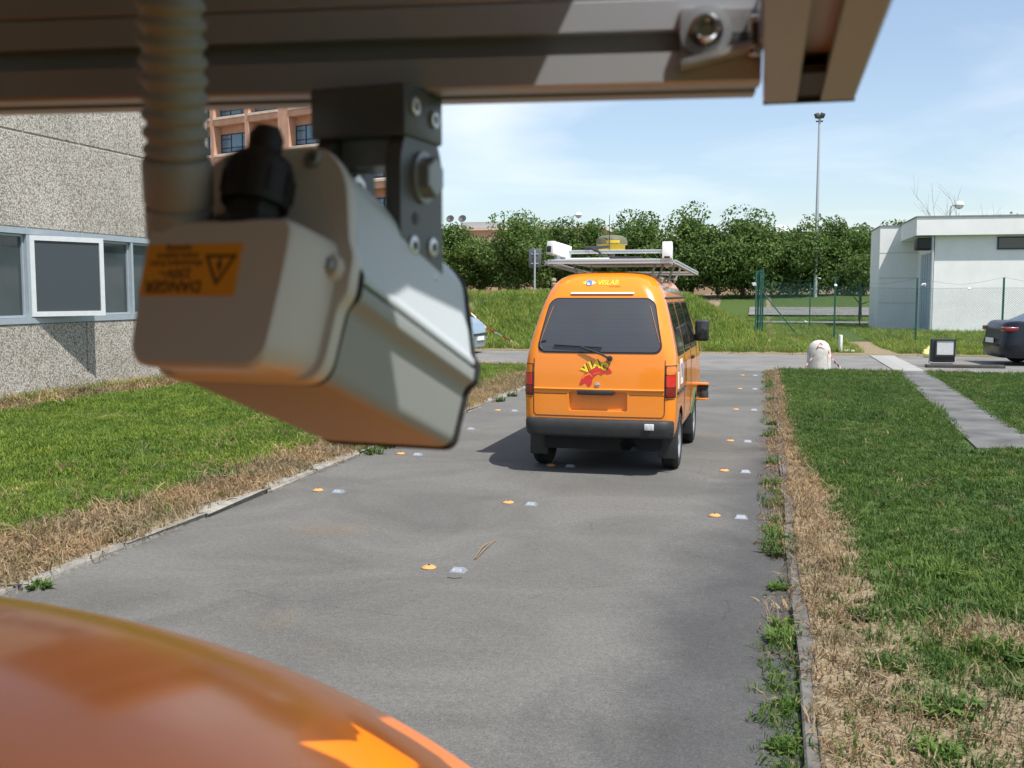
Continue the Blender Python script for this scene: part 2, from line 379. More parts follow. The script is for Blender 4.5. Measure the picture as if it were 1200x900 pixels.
def ground_mat():
    m, n, l, b = new_mat('ground_soil_and_turf')
    geo = N(n, 'ShaderNodeNewGeometry')
    at_ = N(n, 'ShaderNodeAttribute', attribute_name='dry')
    n1 = N(n, 'ShaderNodeTexNoise'); n1.inputs['Scale'].default_value = 1.3; n1.inputs['Detail'].default_value = 8
    l.new(geo.outputs['Position'], n1.inputs['Vector'])
    n2 = N(n, 'ShaderNodeTexNoise'); n2.inputs['Scale'].default_value = 45; n2.inputs['Detail'].default_value = 4
    l.new(geo.outputs['Position'], n2.inputs['Vector'])
    g = N(n, 'ShaderNodeValToRGB'); g.color_ramp.elements[0].color = (0.035, 0.065, 0.014, 1); g.color_ramp.elements[1].color = (0.085, 0.125, 0.030, 1)
    g.color_ramp.elements[0].position = 0.3; g.color_ramp.elements[1].position = 0.7
    l.new(n2.outputs['Fac'], g.inputs[0])
    d = N(n, 'ShaderNodeValToRGB'); d.color_ramp.elements[0].color = (0.14, 0.108, 0.068, 1); d.color_ramp.elements[1].color = (0.33, 0.265, 0.17, 1)
    d.color_ramp.elements[0].position = 0.3; d.color_ramp.elements[1].position = 0.7
    l.new(n2.outputs['Fac'], d.inputs[0])
    ad = N(n, 'ShaderNodeMath', operation='MULTIPLY_ADD'); ad.inputs[1].default_value = 0.6; 
    l.new(n1.outputs['Fac'], ad.inputs[0]); l.new(at_.outputs['Fac'], ad.inputs[2])
    mr = N(n, 'ShaderNodeMapRange'); mr.inputs['From Min'].default_value = 0.45; mr.inputs['From Max'].default_value = 0.85
    l.new(ad.outputs[0], mr.inputs['Value'])
    mx = N(n, 'ShaderNodeMixRGB'); l.new(mr.outputs[0], mx.inputs[0]); l.new(g.outputs[0], mx.inputs[1]); l.new(d.outputs[0], mx.inputs[2])
    l.new(mx.outputs[0], b.inputs['Base Color']); setc(b, 'Roughness', 0.95); setc(b, 'Specular IOR Level', 0.2)
    bp = N(n, 'ShaderNodeBump'); bp.inputs['Strength'].default_value = 0.8; bp.inputs['Distance'].default_value = 0.03
    l.new(n2.outputs['Fac'], bp.inputs['Height']); l.new(bp.outputs[0], b.inputs['Normal'])
    return m
M['ground'] = ground_mat()

# ------------------------------------------------------------------ mesh helpers
class MB:
    def __init__(s): s.v, s.f, s.m, s.s = [], [], [], []
    def add(s, vs, fs, m=0, smooth=False):
        o = len(s.v); s.v.extend([tuple(v) for v in vs])
        for f in fs: s.f.append(tuple(i + o for i in f)); s.m.append(m); s.s.append(smooth)
        return s
    def box(s, c, size, m=0, rot=None, bevel=0.0, seg=2):
        bm = bmesh.new(); bmesh.ops.create_cube(bm, size=1.0)
        for v in bm.verts: v.co = Vector((v.co.x * size[0], v.co.y * size[1], v.co.z * size[2]))
        if bevel > 0: bmesh.ops.bevel(bm, geom=list(bm.edges), offset=bevel, segments=seg, profile=0.5, affect='EDGES')
        bm.verts.ensure_lookup_table()
        vs = [v.co.copy() for v in bm.verts]; fs = [[v.index for v in f.verts] for f in bm.faces]; bm.free()
        if rot is not None: vs = [rot @ v for v in vs]
        c = Vector(c)
        return s.add([v + c for v in vs], fs, m, bevel > 0)
    def tube(s, path, rad, n=8, m=0, caps=True, smooth=True):
        path = [Vector(p) for p in path]; rads = rad if isinstance(rad, (list, tuple)) else [rad] * len(path)
        vs, fs = [], []; ref = None
        for i, p in enumerate(path):
            t = (path[min(i + 1, len(path) - 1)] - path[max(i - 1, 0)]).normalized()
            if ref is None:
                ref = t.orthogonal().normalized()
            ref = (ref - t * ref.dot(t)).normalized(); b = t.cross(ref)
            for k in range(n):
                a = 2 * math.pi * k / n
                vs.append(p + (ref * math.cos(a) + b * math.sin(a)) * rads[i])
        for i in range(len(path) - 1):
            for k in range(n):
                fs.append((i * n + k, i * n + (k + 1) % n, (i + 1) * n + (k + 1) % n, (i + 1) * n + k))
        s.add(vs, fs, m, smooth)
        if caps:
            o = len(s.v) - len(vs)
            s.f.append(tuple(o + k for k in reversed(range(n)))); s.m.append(m); s.s.append(False)
            s.f.append(tuple(o + (len(path) - 1) * n + k for k in range(n))); s.m.append(m); s.s.append(False)
        return s
    def lathe(s, prof, n=24, m=0, T=None, smooth=True):      # prof: (radius, height) along local Z
        T = T or Matrix(); vs, fs = [], []
        for r_, h in prof:
            for k in range(n):
                a = 2 * math.pi * k / n
                vs.append(T @ Vector((r_ * math.cos(a), r_ * math.sin(a), h)))
        for i in range(len(prof) - 1):
            for k in range(n):
                fs.append((i * n + k, i * n + (k + 1) % n, (i + 1) * n + (k + 1) % n, (i + 1) * n + k))
        s.add(vs, fs, m, smooth)
        o = len(s.v) - len(vs)
        for ring, rev in ((0, True), (len(prof) - 1, False)):
            if prof[ring][0] > 1e-5:
                ids = [o + ring * n + k for k in range(n)]
                s.f.append(tuple(reversed(ids) if rev else ids)); s.m.append(m); s.s.append(False)
        return s
    def prism(s, poly, h0, h1, T=None, m=0):                  # poly in local XY, extruded along local Z
        T = T or Matrix(); n = len(poly)
        vs = [T @ Vector((x, y, h0)) for x, y in poly] + [T @ Vector((x, y, h1)) for x, y in poly]
        fs = [tuple(reversed(range(n))), tuple(range(n, 2 * n))] + [(k, (k + 1) % n, n + (k + 1) % n, n + k) for k in range(n)]
        return s.add(vs, fs, m)
    def rings(s, rings, m=0, smooth=True, cap0=True, cap1=True):
        n = len(rings[0]); vs = [p for r_ in rings for p in r_]; fs = []
        for i in range(len(rings) - 1):
            for k in range(n):
                fs.append((i * n + k, i * n + (k + 1) % n, (i + 1) * n + (k + 1) % n, (i + 1) * n + k))
        s.add(vs, fs, m, smooth); o = len(s.v) - len(vs)
        if cap0: s.f.append(tuple(o + k for k in reversed(range(n)))); s.m.append(m); s.s.append(False)
        if cap1: s.f.append(tuple(o + (len(rings) - 1) * n + k for k in range(n))); s.m.append(m); s.s.append(False)
        return s
    def build(s, name, mats, parent=None, sharp=35, recalc=True):
        me = bpy.data.meshes.new(name); me.from_pydata(s.v, [], s.f)
        if not isinstance(mats, (list, tuple)): mats = [mats]
        for k in mats: me.materials.append(M[k] if isinstance(k, str) else k)
        me.polygons.foreach_set('material_index', s.m)
        me.polygons.foreach_set('use_smooth', s.s)
        me.update()
        if recalc:
            bm = bmesh.new(); bm.from_mesh(me); bmesh.ops.recalc_face_normals(bm, faces=bm.faces); bm.to_mesh(me); bm.free()
        if any(s.s): me.set_sharp_from_angle(angle=R(sharp))
        return link(name, me, parent)
def link(name, me, parent=None):
    o = bpy.data.objects.new(name, me); COL.objects.link(o)
    if parent is not None: o.parent = parent
    return o
def tag(o, label, cat, group=None):
    o['label'] = label; o['category'] = cat
    if group: o['group'] = group
    return o
def thing(name, label, cat, T=None, group=None):
    o = bpy.data.objects.new(name, None); COL.objects.link(o)
    o.empty_display_size = 0.1
    if T is not None: o.matrix_world = T if isinstance(T, Matrix) else Matrix.Translation(T)
    return tag(o, label, cat, group)
def struct(o, label=None):
    o['kind'] = 'structure'
    if label: o['label'] = label
    return o
def copy_tree(o, parent=None):
    c = o.copy(); COL.objects.link(c); c.parent = parent
    for ch in list(o.children): copy_tree(ch, c)
    return c
def rotz(a): return Matrix.Rotation(a, 4, 'Z')
def vnoise(x, y, seed=0):                                     # smooth pseudo noise in 0..1
    r_ = np.random.default_rng(seed); s = 0; a = 0
    for k in range(9):
        th = r_.uniform(0, 6.28); fq = 0.5 * 1.55 ** k * r_.uniform(0.8, 1.2); am = 0.8 ** k
        s = s + am * np.sin(fq * (np.cos(th) * x + np.sin(th) * y) + r_.uniform(0, 6.28) + 1.3 * np.sin(fq * 0.6 * (np.sin(th) * x - np.cos(th) * y)))
        a += am
    return 0.5 + 0.5 * s / (a * 0.62)
def text_mesh(body, size, bold=0.0, align='CENTER', shear=0.0):
    cu = bpy.data.curves.new('lettering', 'FONT'); cu.body = body; cu.size = size; cu.align_x = align; cu.align_y = 'CENTER'
    cu.offset = bold; cu.shear = shear; cu.resolution_u = 3
    o = bpy.data.objects.new('lettering', cu); COL.objects.link(o)
    dg = bpy.context.evaluated_depsgraph_get(); dg.update()
    me = bpy.data.meshes.new_from_object(o.evaluated_get(dg))
    vs = [(v.co.x, v.co.y) for v in me.vertices]; fs = [tuple(p.vertices) for p in me.polygons]
    bpy.data.objects.remove(o); bpy.data.curves.remove(cu); bpy.data.meshes.remove(me)
    return vs, fs
def print_on(name, vs, fs, surf, mat, parent):                # flat print: map 2-D points onto a surface
    mb = MB(); mb.add([surf(x, y) for x, y in vs], fs); return mb.build(name, mat, parent, recalc=False)
def smoothstep(a, b, x):
    t = np.clip((x - a) / (b - a), 0, 1); return t * t * (3 - 2 * t)

# ------------------------------------------------------------------ terrain
ROAD_L, ROAD_R, CROSS_N, CROSS_F = -3.97, 0.17, 22.4, 28.6
def bank(x, y):
    left = 1 - smoothstep(-3.2, 0.6, x + 0.08 * (y - 36))
    b = 1.50 * smoothstep(28.9, 40.0, y) * left
    far = 1.45 * smoothstep(62, 84, y)
    return np.maximum(b, far)
def hz(x, y):
    x = np.asarray(x, float); y = np.asarray(y, float)
    h = 0.045 + 0.02 * (vnoise(x * 1.2, y * 1.2, 3) - 0.5) + bank(x, y) + 0.10 * (vnoise(x * 0.7, y * 0.7, 5) - 0.5) * smoothstep(29.5, 33, y)
    h = h + 0.03 * smoothstep(-4.3, -5.2, -x * -1) * 0
    on_road = (x > ROAD_L - 0.06) & (x < ROAD_R + 0.05) & (y < CROSS_N + 0.5)
    on_cross = (y > CROSS_N) & (y < CROSS_F)
    return np.where(on_road | on_cross, -0.05, h)
def dryness(x, y):
    n = vnoise(x * 1.7, y * 1.7, 11); n2 = vnoise(x * 0.8, y * 0.8, 12)
    wr = 0.07 + 0.30 * (1 - smoothstep(7.5, 11.5, y)) * (0.5 + 1.0 * n2)
    right = (1 - smoothstep(wr * 0.7, wr * 1.25, x - 0.25)) * (x > 0)
    patch = np.exp(-(((x - 1.15) / 0.75) ** 2 + ((y - 3.9) / 0.65) ** 2)) * 0.85 + np.exp(-(((x - 1.05) / 0.30) ** 2 + ((y - 5.1) / 0.22) ** 2)) * 0.9
    wl_ = 0.42 + 0.55 * n2
    left = (1 - smoothstep(wl_ * 0.55, wl_ * 1.35, -4.05 - x)) * (x < -3)
    wall = (1 - smoothstep(0.25, 0.85, x + 10.7)) * (x < -8) * 0.9
    bare = np.exp(-(((x + 8.3) / 0.9) ** 2 + ((y - 11.9) / 0.18) ** 2)) * 0.9
    crossn = (1 - smoothstep(0.05, 0.5, CROSS_N - y)) * (y < CROSS_N) * 0.6
    crossf = (1 - smoothstep(0.10, 0.9, y - CROSS_F)) * (y > CROSS_F) * 0.75
    dirt = ((np.abs(x - 3.0) < 0.45) & (y > CROSS_F) & (y < 36)) * 1.0
    sandy = np.exp(-(((x + 1.3) / 1.3) ** 2 + ((y - 38.5) / 1.6) ** 2)) * 0.8
    d = np.maximum.reduce([right, np.where(x > 0, patch, 0), left, wall, bare, crossn, crossf, dirt, sandy])
    return np.clip(d * (0.65 + 0.7 * n), 0, 1)
def axis(lst):
    return np.unique(np.round(np.concatenate(lst), 4))
gx = axis([np.linspace(-420, -60, 19), np.linspace(-60, -14, 24), np.arange(-14, 9.01, 0.25), [ROAD_L - 0.065, ROAD_L - 0.055, ROAD_R + 0.045, ROAD_R + 0.055], np.linspace(9, 60, 26), np.linspace(60, 420, 19)])
gy = axis([np.linspace(-60, -2, 15), np.arange(-2, 46.1, 0.25), [CROSS_N + 0.004, CROSS_N - 0.004, CROSS_F - 0.004, CROSS_F + 0.004], np.linspace(46, 130, 50), np.linspace(130, 1400, 26)])
GX, GY = np.meshgrid(gx, gy)
GZ = hz(GX, GY)
nv = len(gx)
verts = np.stack([GX, GY, GZ], -1).reshape(-1, 3)
ii = np.arange((len(gy) - 1) * nv).reshape(len(gy) - 1, nv)[:, :-1].ravel()
faces = np.stack([ii, ii + 1, ii + 1 + nv, ii + nv], -1)
me = bpy.data.meshes.new('ground'); me.from_pydata(verts.tolist(), [], faces.tolist())
a_ = me.attributes.new('dry', 'FLOAT', 'POINT'); a_.data.foreach_set('value', dryness(GX, GY).ravel().astype(np.float32))
me.materials.append(M['ground']); me.polygons.foreach_set('use_smooth', [True] * len(me.polygons))
struct(link('ground', me))

def sheet(name, poly, z, mat, jitter=None):
    mb = MB(); mb.add([(x, y, z) for x, y in poly], [tuple(range(len(poly)))]); return struct(mb.build(name, mat, recalc=False))
def wavy(p0, p1, n, amp, seed):
    r_ = np.random.default_rng(seed); out = []
    for k in range(n + 1):
        t = k / n; out.append((p0[0] + (p1[0] - p0[0]) * t + r_.normal(0, amp) * (0 < k < n) * (p0[1] != p1[1]), p0[1] + (p1[1] - p0[1]) * t + r_.normal(0, amp) * (0 < k < n) * (p0[0] != p1[0])))
    return out
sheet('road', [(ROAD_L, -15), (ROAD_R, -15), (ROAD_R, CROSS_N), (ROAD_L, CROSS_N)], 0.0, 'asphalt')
sheet('cross_road', [(-90, CROSS_N)] + [(90, CROSS_N)] + [(90, CROSS_F + .25)] + wavy((40, CROSS_F + .1), (-40, CROSS_F + .1), 160, 0.10, 4) + [(-90, CROSS_F + .25)], 0.003, 'asphalt_old')
# far service lane seen through the fence
def lane(name, x0, x1, y0, y1, nx=40, ny=8):
    mb = MB(); X = np.linspace(x0, x1, nx + 1); Y = np.linspace(y0, y1, ny + 1)
    mb.add([(x, y, float(bank(x, y)) + .13) for y in Y for x in X], [(j * (nx + 1) + i, j * (nx + 1) + i + 1, (j + 1) * (nx + 1) + i + 1, (j + 1) * (nx + 1) + i) for j in range(ny) for i in range(nx)]); return struct(mb.build(name, 'asphalt_old', recalc=False))
lane('service_lane', -0.5, 60, 54.5, 58.0); lane('parking_lane', -1.0, 60, 66.5, 71.5)

# kerbs: each stone a piece of its own
def stone(size, seed, rough=0.012):
    mb = MB(); mb.box((0, 0, 0), size, bevel=0.012, seg=2)
    r_ = np.random.default_rng(seed)
    mb.v = [tuple(np.array(v) + r_.normal(0, rough * 0.35, 3)) for v in mb.v]
    return mb
kl = struct(link('kerb_left', None)); kr = struct(link('kerb_right', None))
stone_l = [stone((0.12, 0.97, 0.20), s, 0.034).build('kerb_stone', 'kerb') for s in range(4)]
stone_r = [stone((0.075, 0.97, 0.20), s + 9, 0.018).build('kerb_stone', 'kerb_dark') for s in range(4)]
ml = [o.data for o in stone_l]; mr_ = [o.data for o in stone_r]
for o in stone_l + stone_r: bpy.data.objects.remove(o)
for k in range(26):
    o = link('kerb_stone', ml[k % 4], kl)
    o.location = (ROAD_L - 0.055 + random.uniform(-.005, .005), -2.6 + k * 0.985, -0.058 + random.uniform(-.008, .006))
    o.rotation_euler = (random.uniform(-.006, .006), random.uniform(-.05, .05), random.uniform(-.005, .005) + (math.pi if k % 3 == 0 else 0))
for k in range(26):
    o = link('kerb_stone', mr_[(k * 3) % 4], kr)
    o.location = (ROAD_R + 0.035 + random.uniform(-.008, .008), -2.9 + k * 0.985, -0.064 + random.uniform(-.016, .006))
    o.rotation_euler = (random.uniform(-.008, .008), random.uniform(-.04, .04), random.uniform(-.01, .01) + (math.pi if k % 3 == 1 else 0))

# footpath along the right lawn and its slabs over the cross road
mb = MB(); mb.prism([(2.14, 11.35), (9, 12.35), (9, 13.0), (2.85, 12.15), (3.20, CROSS_N - .05), (2.66, CROSS_N - .05)], -0.06, 0.066)
struct(mb.build('footpath', 'path'))
cw = struct(link('crossing', None))
for k in range(7):
    mb = MB(); mb.box((0, 0, 0), (0.60, 0.86, 0.02), bevel=0.006)
    o = mb.build('slab', 'slab', cw); o.location = (2.98, CROSS_N + 0.42 + k * 0.875, 0.012); o.rotation_euler.z = random.uniform(-.01, .01)

# ------------------------------------------------------------------ left building
FX = -10.7
bld = thing('concrete_building', 'pebble-dashed concrete building with a ribbon of blue-grey framed windows beside the left lawn', 'building', Matrix.Translation((FX, 13.41, 0)))
Y0, Y1, PW = -13.1 * 1.0, 5.28, 1.31
mb = MB(); mb.box((-4.10, (Y0 + Y1) / 2, 3.85), (8.0, Y1 - Y0 - 0.02, 7.6)); mb.v = [(x - .12 if x > -1 else x, y, z) for x, y, z in mb.v]; mb.build('wall_core', 'joint', bld)
mb = MB()
for (za, zb) in ((0.02, 1.2), (2.6, 7.6)): mb.box((-.09, (Y0 + Y1) / 2, (za + zb) / 2), (.14, Y1 - Y0 - .03, zb - za))
mb.build('joint_backing', 'joint', bld)
rows = [(0.0, 1.185), (2.615, 4.0), (4.02, 5.6), (5.62, 7.62)]
pm = {}
k = -10
while Y0 + (k + 10) * PW < Y1 - 0.05:
    ya = Y0 + (k + 10) * PW; yb = min(ya + PW, Y1)
    for ri, (za, zb) in enumerate(rows):
        key = (ri, round(yb - ya, 3))
        if key not in pm:
            t = MB(); t.box((0, 0, 0), (0.10, yb - ya - 0.018, zb - za - 0.004), bevel=0.010, seg=1); oo = t.build('panel', 'pebble'); pm[key] = oo.data; bpy.data.objects.remove(oo)
        o = link('panel', pm[key], bld); o.location = (-0.05, (ya + yb) / 2, (za + zb) / 2)
    k += 1
# end wall panels (face +Y)
for q in range(6):
    for ri, (za, zb) in enumerate(rows):
        t = MB(); t.box((-0.112 - 1.31 * (q + .5), Y1 + 0.04, (za + zb) / 2), (1.292, 0.10, zb - za - .004), bevel=0.01, seg=1); t.build('panel', 'pebble', bld)
mb = MB(); mb.box((-0.05, (Y0 + Y1) / 2, 1.232), (0.13, Y1 - Y0 - .02, 0.085)); mb.build('window_sill', 'frame_alu', bld)
mb = MB(); mb.box((-0.055, (Y0 + Y1) / 2, 2.565), (0.12, Y1 - Y0 - .02, 0.09)); mb.build('window_head', 'frame_alu', bld)
nb = int((Y1 - Y0) / PW)
for j in range(nb + 1):
    mb = MB(); mb.box((-0.055, Y0 + j * PW, 1.897), (0.11, 0.062, 1.24)); mb.build('mullion', 'frame_alu', bld)
def ring_frame(w, h, t, d, mb=None, c=(0, 0, 0)):             # rectangular frame in the local YZ plane
    mb = mb or MB(); x, y, z = c
    mb.box((x, y, z + h / 2 - t / 2), (d, w, t)); mb.box((x, y, z - h / 2 + t / 2), (d, w, t))
    mb.box((x, y - w / 2 + t / 2, z), (d * .98, t, h - 2 * t)); mb.box((x, y + w / 2 - t / 2, z), (d * .98, t, h - 2 * t)); return mb
for j in range(nb):
    yc = Y0 + (j + .5) * PW
    if abs(yc - 0.65) < 0.4: continue
    fr = ring_frame(PW - .075, 1.235, 0.035, 0.05).build('window', 'frame_alu', bld); fr.location = (-0.075, yc, 1.897)
    t = MB(); t.box((-0.012, 0, 0), (0.012, PW - .14, 1.16)); t.build('pane', 'win_glass', fr)
# the open sash (hinged on its near side)
sa = ring_frame(1.25, 1.22, 0.075, 0.045, c=(0, 0.625, 0)).build('open_sash', 'sash_alu', bld)
sa.location = (-0.01, 0.03, 1.90); sa.rotation_euler.z = -R(20)
t = MB(); t.box((-0.004, 0.625, 0), (0.012, 1.10, 1.07)); t.build('screen', 'screen_glass', sa)
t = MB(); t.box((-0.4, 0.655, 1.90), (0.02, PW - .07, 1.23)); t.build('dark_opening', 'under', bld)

# ------------------------------------------------------------------ far brick tower block
TO = at_y(478, 240, 92.0); TO.z = 0
TA = R(180 - 19.8)                                             # facade runs left and away
tw = thing('brick_tower', 'pink brick tower block with deep window bays and cream sills far behind the left building', 'building', Matrix.Translation(TO) @ rotz(TA))
# local: +X along facade (to the left), +Y towards the viewer
BW, SH, NBAY, NST = 5.3, 3.85, 7, 7
mb = MB(); mb.box((NBAY * BW / 2, -2.5, NST * SH / 2), (NBAY * BW, 3.0, NST * SH)); mb.build('wall_core', 'pink_brick', tw)
mb = MB(); mb.box((NBAY * BW / 2, -2.0, NST * SH + .5), (NBAY * BW + .6, 4.6, 1.0)); mb.build('parapet', 'cream_band', tw)
for j in range(NBAY + 1):
    wpi = 0.55 if j % 3 else 1.5
    mb = MB(); mb.box((j * BW, -0.45, NST * SH / 2), (wpi, 1.1, NST * SH)); mb.build('pier', 'pink_brick', tw)
wmesh = None
for s_ in range(NST):
    z0 = s_ * SH
    for j in range(NBAY):
        xa = j * BW + (0.275 if j % 3 else 0.75); xb = (j + 1) * BW - (0.275 if (j + 1) % 3 else 0.75); xc, ww = (xa + xb) / 2, xb - xa
        T = Matrix.Translation((xc, 0, z0))
        t = MB(); t.prism([(0.18, 0.55), (0.18, 0.80), (-0.98, 1.05), (-0.98, 0.55)], -ww / 2 + .003, ww / 2 - .003, Matrix.Translation((xc, 0, z0)) @ Matrix(((0, 0, 1, 0), (1, 0, 0, 0), (0, 1, 0, 0), (0, 0, 0, 1)))); t.build('sill', 'cream_band', tw)
        t = MB(); t.box((xc, -0.46, z0 + 0.24), (ww - .006, 1.06, 0.60)); t.build('spandrel', 'pink_brick', tw)
        f = MB(); zc = z0 + 2.02; hh = 1.95
        f.box((xc, -0.93, zc + hh / 2 - .05), (ww, 0.08, .10)); f.box((xc, -0.93, zc - hh / 2 + .05), (ww, 0.08, .10)); f.box((xc, -0.93, zc - hh / 2 + .5), (ww - .02, 0.07, .09))
        for u_ in (-.5, -.18, .18, .5): f.box((xc + u_ * (ww - .1), -0.93, zc), (.10, 0.078, hh - .2))
        f.box((xc + .34 * (ww - .1), -0.93, zc + .45), (.30 * ww, 0.066, .07)); f.box((xc - .34 * (ww - .1), -0.93, zc + .45), (.30 * ww, 0.066, .07))
        fo = f.build('window', 'dark_frame', tw)
        t = MB(); t.box((xc, -0.965, zc), (ww - .1, 0.03, hh - .1)); t.build('pane', 'tower_glass', fo)
mb = MB(); mb.tube([(1.95 + 3.2, 1.4, 0), (1.95 + 3.2, 1.4, NST * SH)], 0.10, 8); mb.build('pipe', 'white_plastic', tw)

# ------------------------------------------------------------------ white pump house on the right
wb = thing('white_building', 'low white flat-roofed building with a deep fascia behind the wire fence', 'building', Matrix.Translation((6.47, 44.0, 0)))
mb = MB(); mb.box((6.5, 2.5, 1.95), (13.0, 5.0, 3.96)); mb.build('wall', 'white_paint', wb)
mb = MB(); mb.box((6.33, 2.45, 4.25), (14.13, 5.5, 0.70)); fa = mb.build('fascia', 'white_paint', wb)
mb = MB(); mb.box((6.33, 2.45, 4.625), (14.19, 5.56, 0.05)); mb.build('roof_edge', 'roof_grey', fa)
mb = MB(); mb.box((4.6, -0.012, 3.58), (4.6, 0.05, 0.40)); sw = mb.build('slot_window', 'win_glass', wb)
mb = MB()
for u_ in range(5): mb.box((2.3 + u_ * 1.15, -0.03, 3.58), (0.05, 0.05, 0.40))
mb.box((4.6, -.03, 3.80), (4.66, .05, .05)); mb.box((4.6, -.03, 3.36), (4.66, .05, .05)); mb.build('frame', 'dark_frame', sw)
mb = MB(); mb.box((-0.025, 2.0, 1.65), (0.06, 2.6, 3.2)); dr = mb.build('door', 'blue_grey', wb)
for u_ in (-.62, 0, .62):
    mb = MB(); mb.box((-0.06, 2.0 + u_, 1.65), (0.03, 0.05, 3.1)); mb.build('door_rib', 'blue_grey', dr)
mb = MB(); mb.tube([(-0.09, -0.07, 0), (-0.09, -0.07, 3.9)], 0.055, 10); mb.build('downpipe', 'steel', wb)
mb = MB(); mb.box((-0.36, 0.4, 3.58), (0.62, 0.9, 0.48), bevel=0.05); mb.box((-0.36, -0.06, 3.58), (0.5, 0.04, 0.36)); mb.build('wall_heater', 'black_plastic', wb)
an = thing('white_annex', 'plain white block standing behind the left end of the low white building', 'building', Matrix.Translation((4.87, 48.6, 0)))
mb = MB(); mb.box((1.6, 2.0, 2.25), (3.2, 4.0, 4.6)); mb.build('wall', 'white_paint', an)
mb = MB(); mb.box((1.6, 2.0, 4.575), (3.26, 4.06, 0.05)); mb.build('roof_edge', 'roof_grey', an)
for zz in (1.2, 2.3, 3.4):
    mb = MB(); mb.box((1.6, -0.004, zz), (3.18, 0.008, 0.025)); mb.build('wall_joint', 'joint', an)

# ------------------------------------------------------------------ far buildings behind the trees
pb = thing('pink_building', 'long pink building with aerials on its roof behind the tree row', 'building', Matrix.Translation((-31, 122, 1.4)))
mb = MB(); mb.box((0, 0, 3.7), (26, 12, 7.4)); mb.build('wall', 'pink_wall', pb)
mb = MB(); mb.box((0, 0, 7.55), (26.5, 12.5, 0.3)); mb.build('roof_edge', 'cream_band', pb)
for j in range(7):
    for s_ in range(2):
        mb = MB(); mb.box((-11 + j * 3.6, -6.02, 1.9 + s_ * 3.1), (1.6, 0.08, 1.5)); mb.build('window', 'tower_glass', pb)
for j, xx in enumerate((-5.5, -4.0)):
    mb = MB(); mb.tube([(xx, -3, 7.6), (xx, -3, 8.5)], 0.06, 6); mb.lathe([(0.05, 0), (0.33, 0.08), (0.48, 0.2), (0.44, 0.2), (0.05, 0.05)], 16, T=Matrix.Translation((xx, -3.1, 8.9)) @ Matrix.Rotation(R(65), 4, 'X')); mb.build('dish_aerial', 'dark_metal', pb)
mb = MB(); mb.box((-1.5, -3, 8.1), (5, 2, 0.8)); mb.build('roof_plant', 'steel', pb)
pw = thing('pink_wall', 'low pink wall running under the tree crowns', 'wall', Matrix.Translation((-12, 98, 1.3)))
mb = MB(); mb.box((0, 0, 0.5), (70, 0.4, 1.1)); mb.build('wall', 'pink_wall', pw)
mb = MB(); mb.box((0, 0, 1.10), (70, 0.5, 0.10)); mb.build('coping', 'cream_band', pw)
gb = thing('grey_building', 'grey flat-roofed hall with an arched roof light behind the middle trees', 'building', Matrix.Translation((5, 138, 1.4)))
mb = MB(); mb.box((0, 0, 3.6), (26, 12, 7.6)); mb.build('wall', 'grey_wall', gb)
mb = MB(); mb.box((0, 0, 7.5), (26.6, 12.6, 0.25)); mb.build('roof_edge', 'roof_grey', gb)
mb = MB(); mb.lathe([(2.2, -3), (2.2, 3)], 28, T=Matrix.Translation((-7.6, 0, 7.0)) @ Matrix.Rotation(R(90), 4, 'X')); mb.build('arched_roof_light', 'steel', gb)
mb = MB(); mb.lathe([(0.001, 1.3), (0.8, 1.05), (1.3, 0.0), (1.3, -.6)], 24, T=Matrix.Translation((-3.2, 0, 7.6))); mb.build('white_dome', 'white_paint', gb)

# ------------------------------------------------------------------ trees
def leaf_cloud(name, cen, tint, size, mat, parent, seed, outward=None):
    r_ = np.random.default_rng(seed); n = len(cen)
    nrm = r_.normal(0, 1, (n, 3)); nrm[:, 2] += 0.5
    if outward is not None: nrm += outward * 1.1
    nrm /= np.linalg.norm(nrm, axis=1)[:, None]
    t = np.cross(nrm, r_.normal(0, 1, (n, 3))); t /= np.linalg.norm(t, axis=1)[:, None] + 1e-9
    b = np.cross(nrm, t); s = (size * r_.uniform(0.55, 1.35, n))[:, None]
    q = np.stack([cen - t * s, cen + b * s * 0.55 + nrm * s * .15, cen + t * s, cen - b * s * 0.55 + nrm * s * .15], 1).reshape(-1, 3)
    me = bpy.data.meshes.new(name); me.from_pydata(q.tolist(), [], np.arange(4 * n).reshape(-1, 4).tolist())
    a = me.attributes.new('tint', 'FLOAT', 'POINT'); a.data.foreach_set('value', np.repeat(tint, 4).astype(np.float32))
    me.materials.append(M[mat]); return link(name, me, parent)
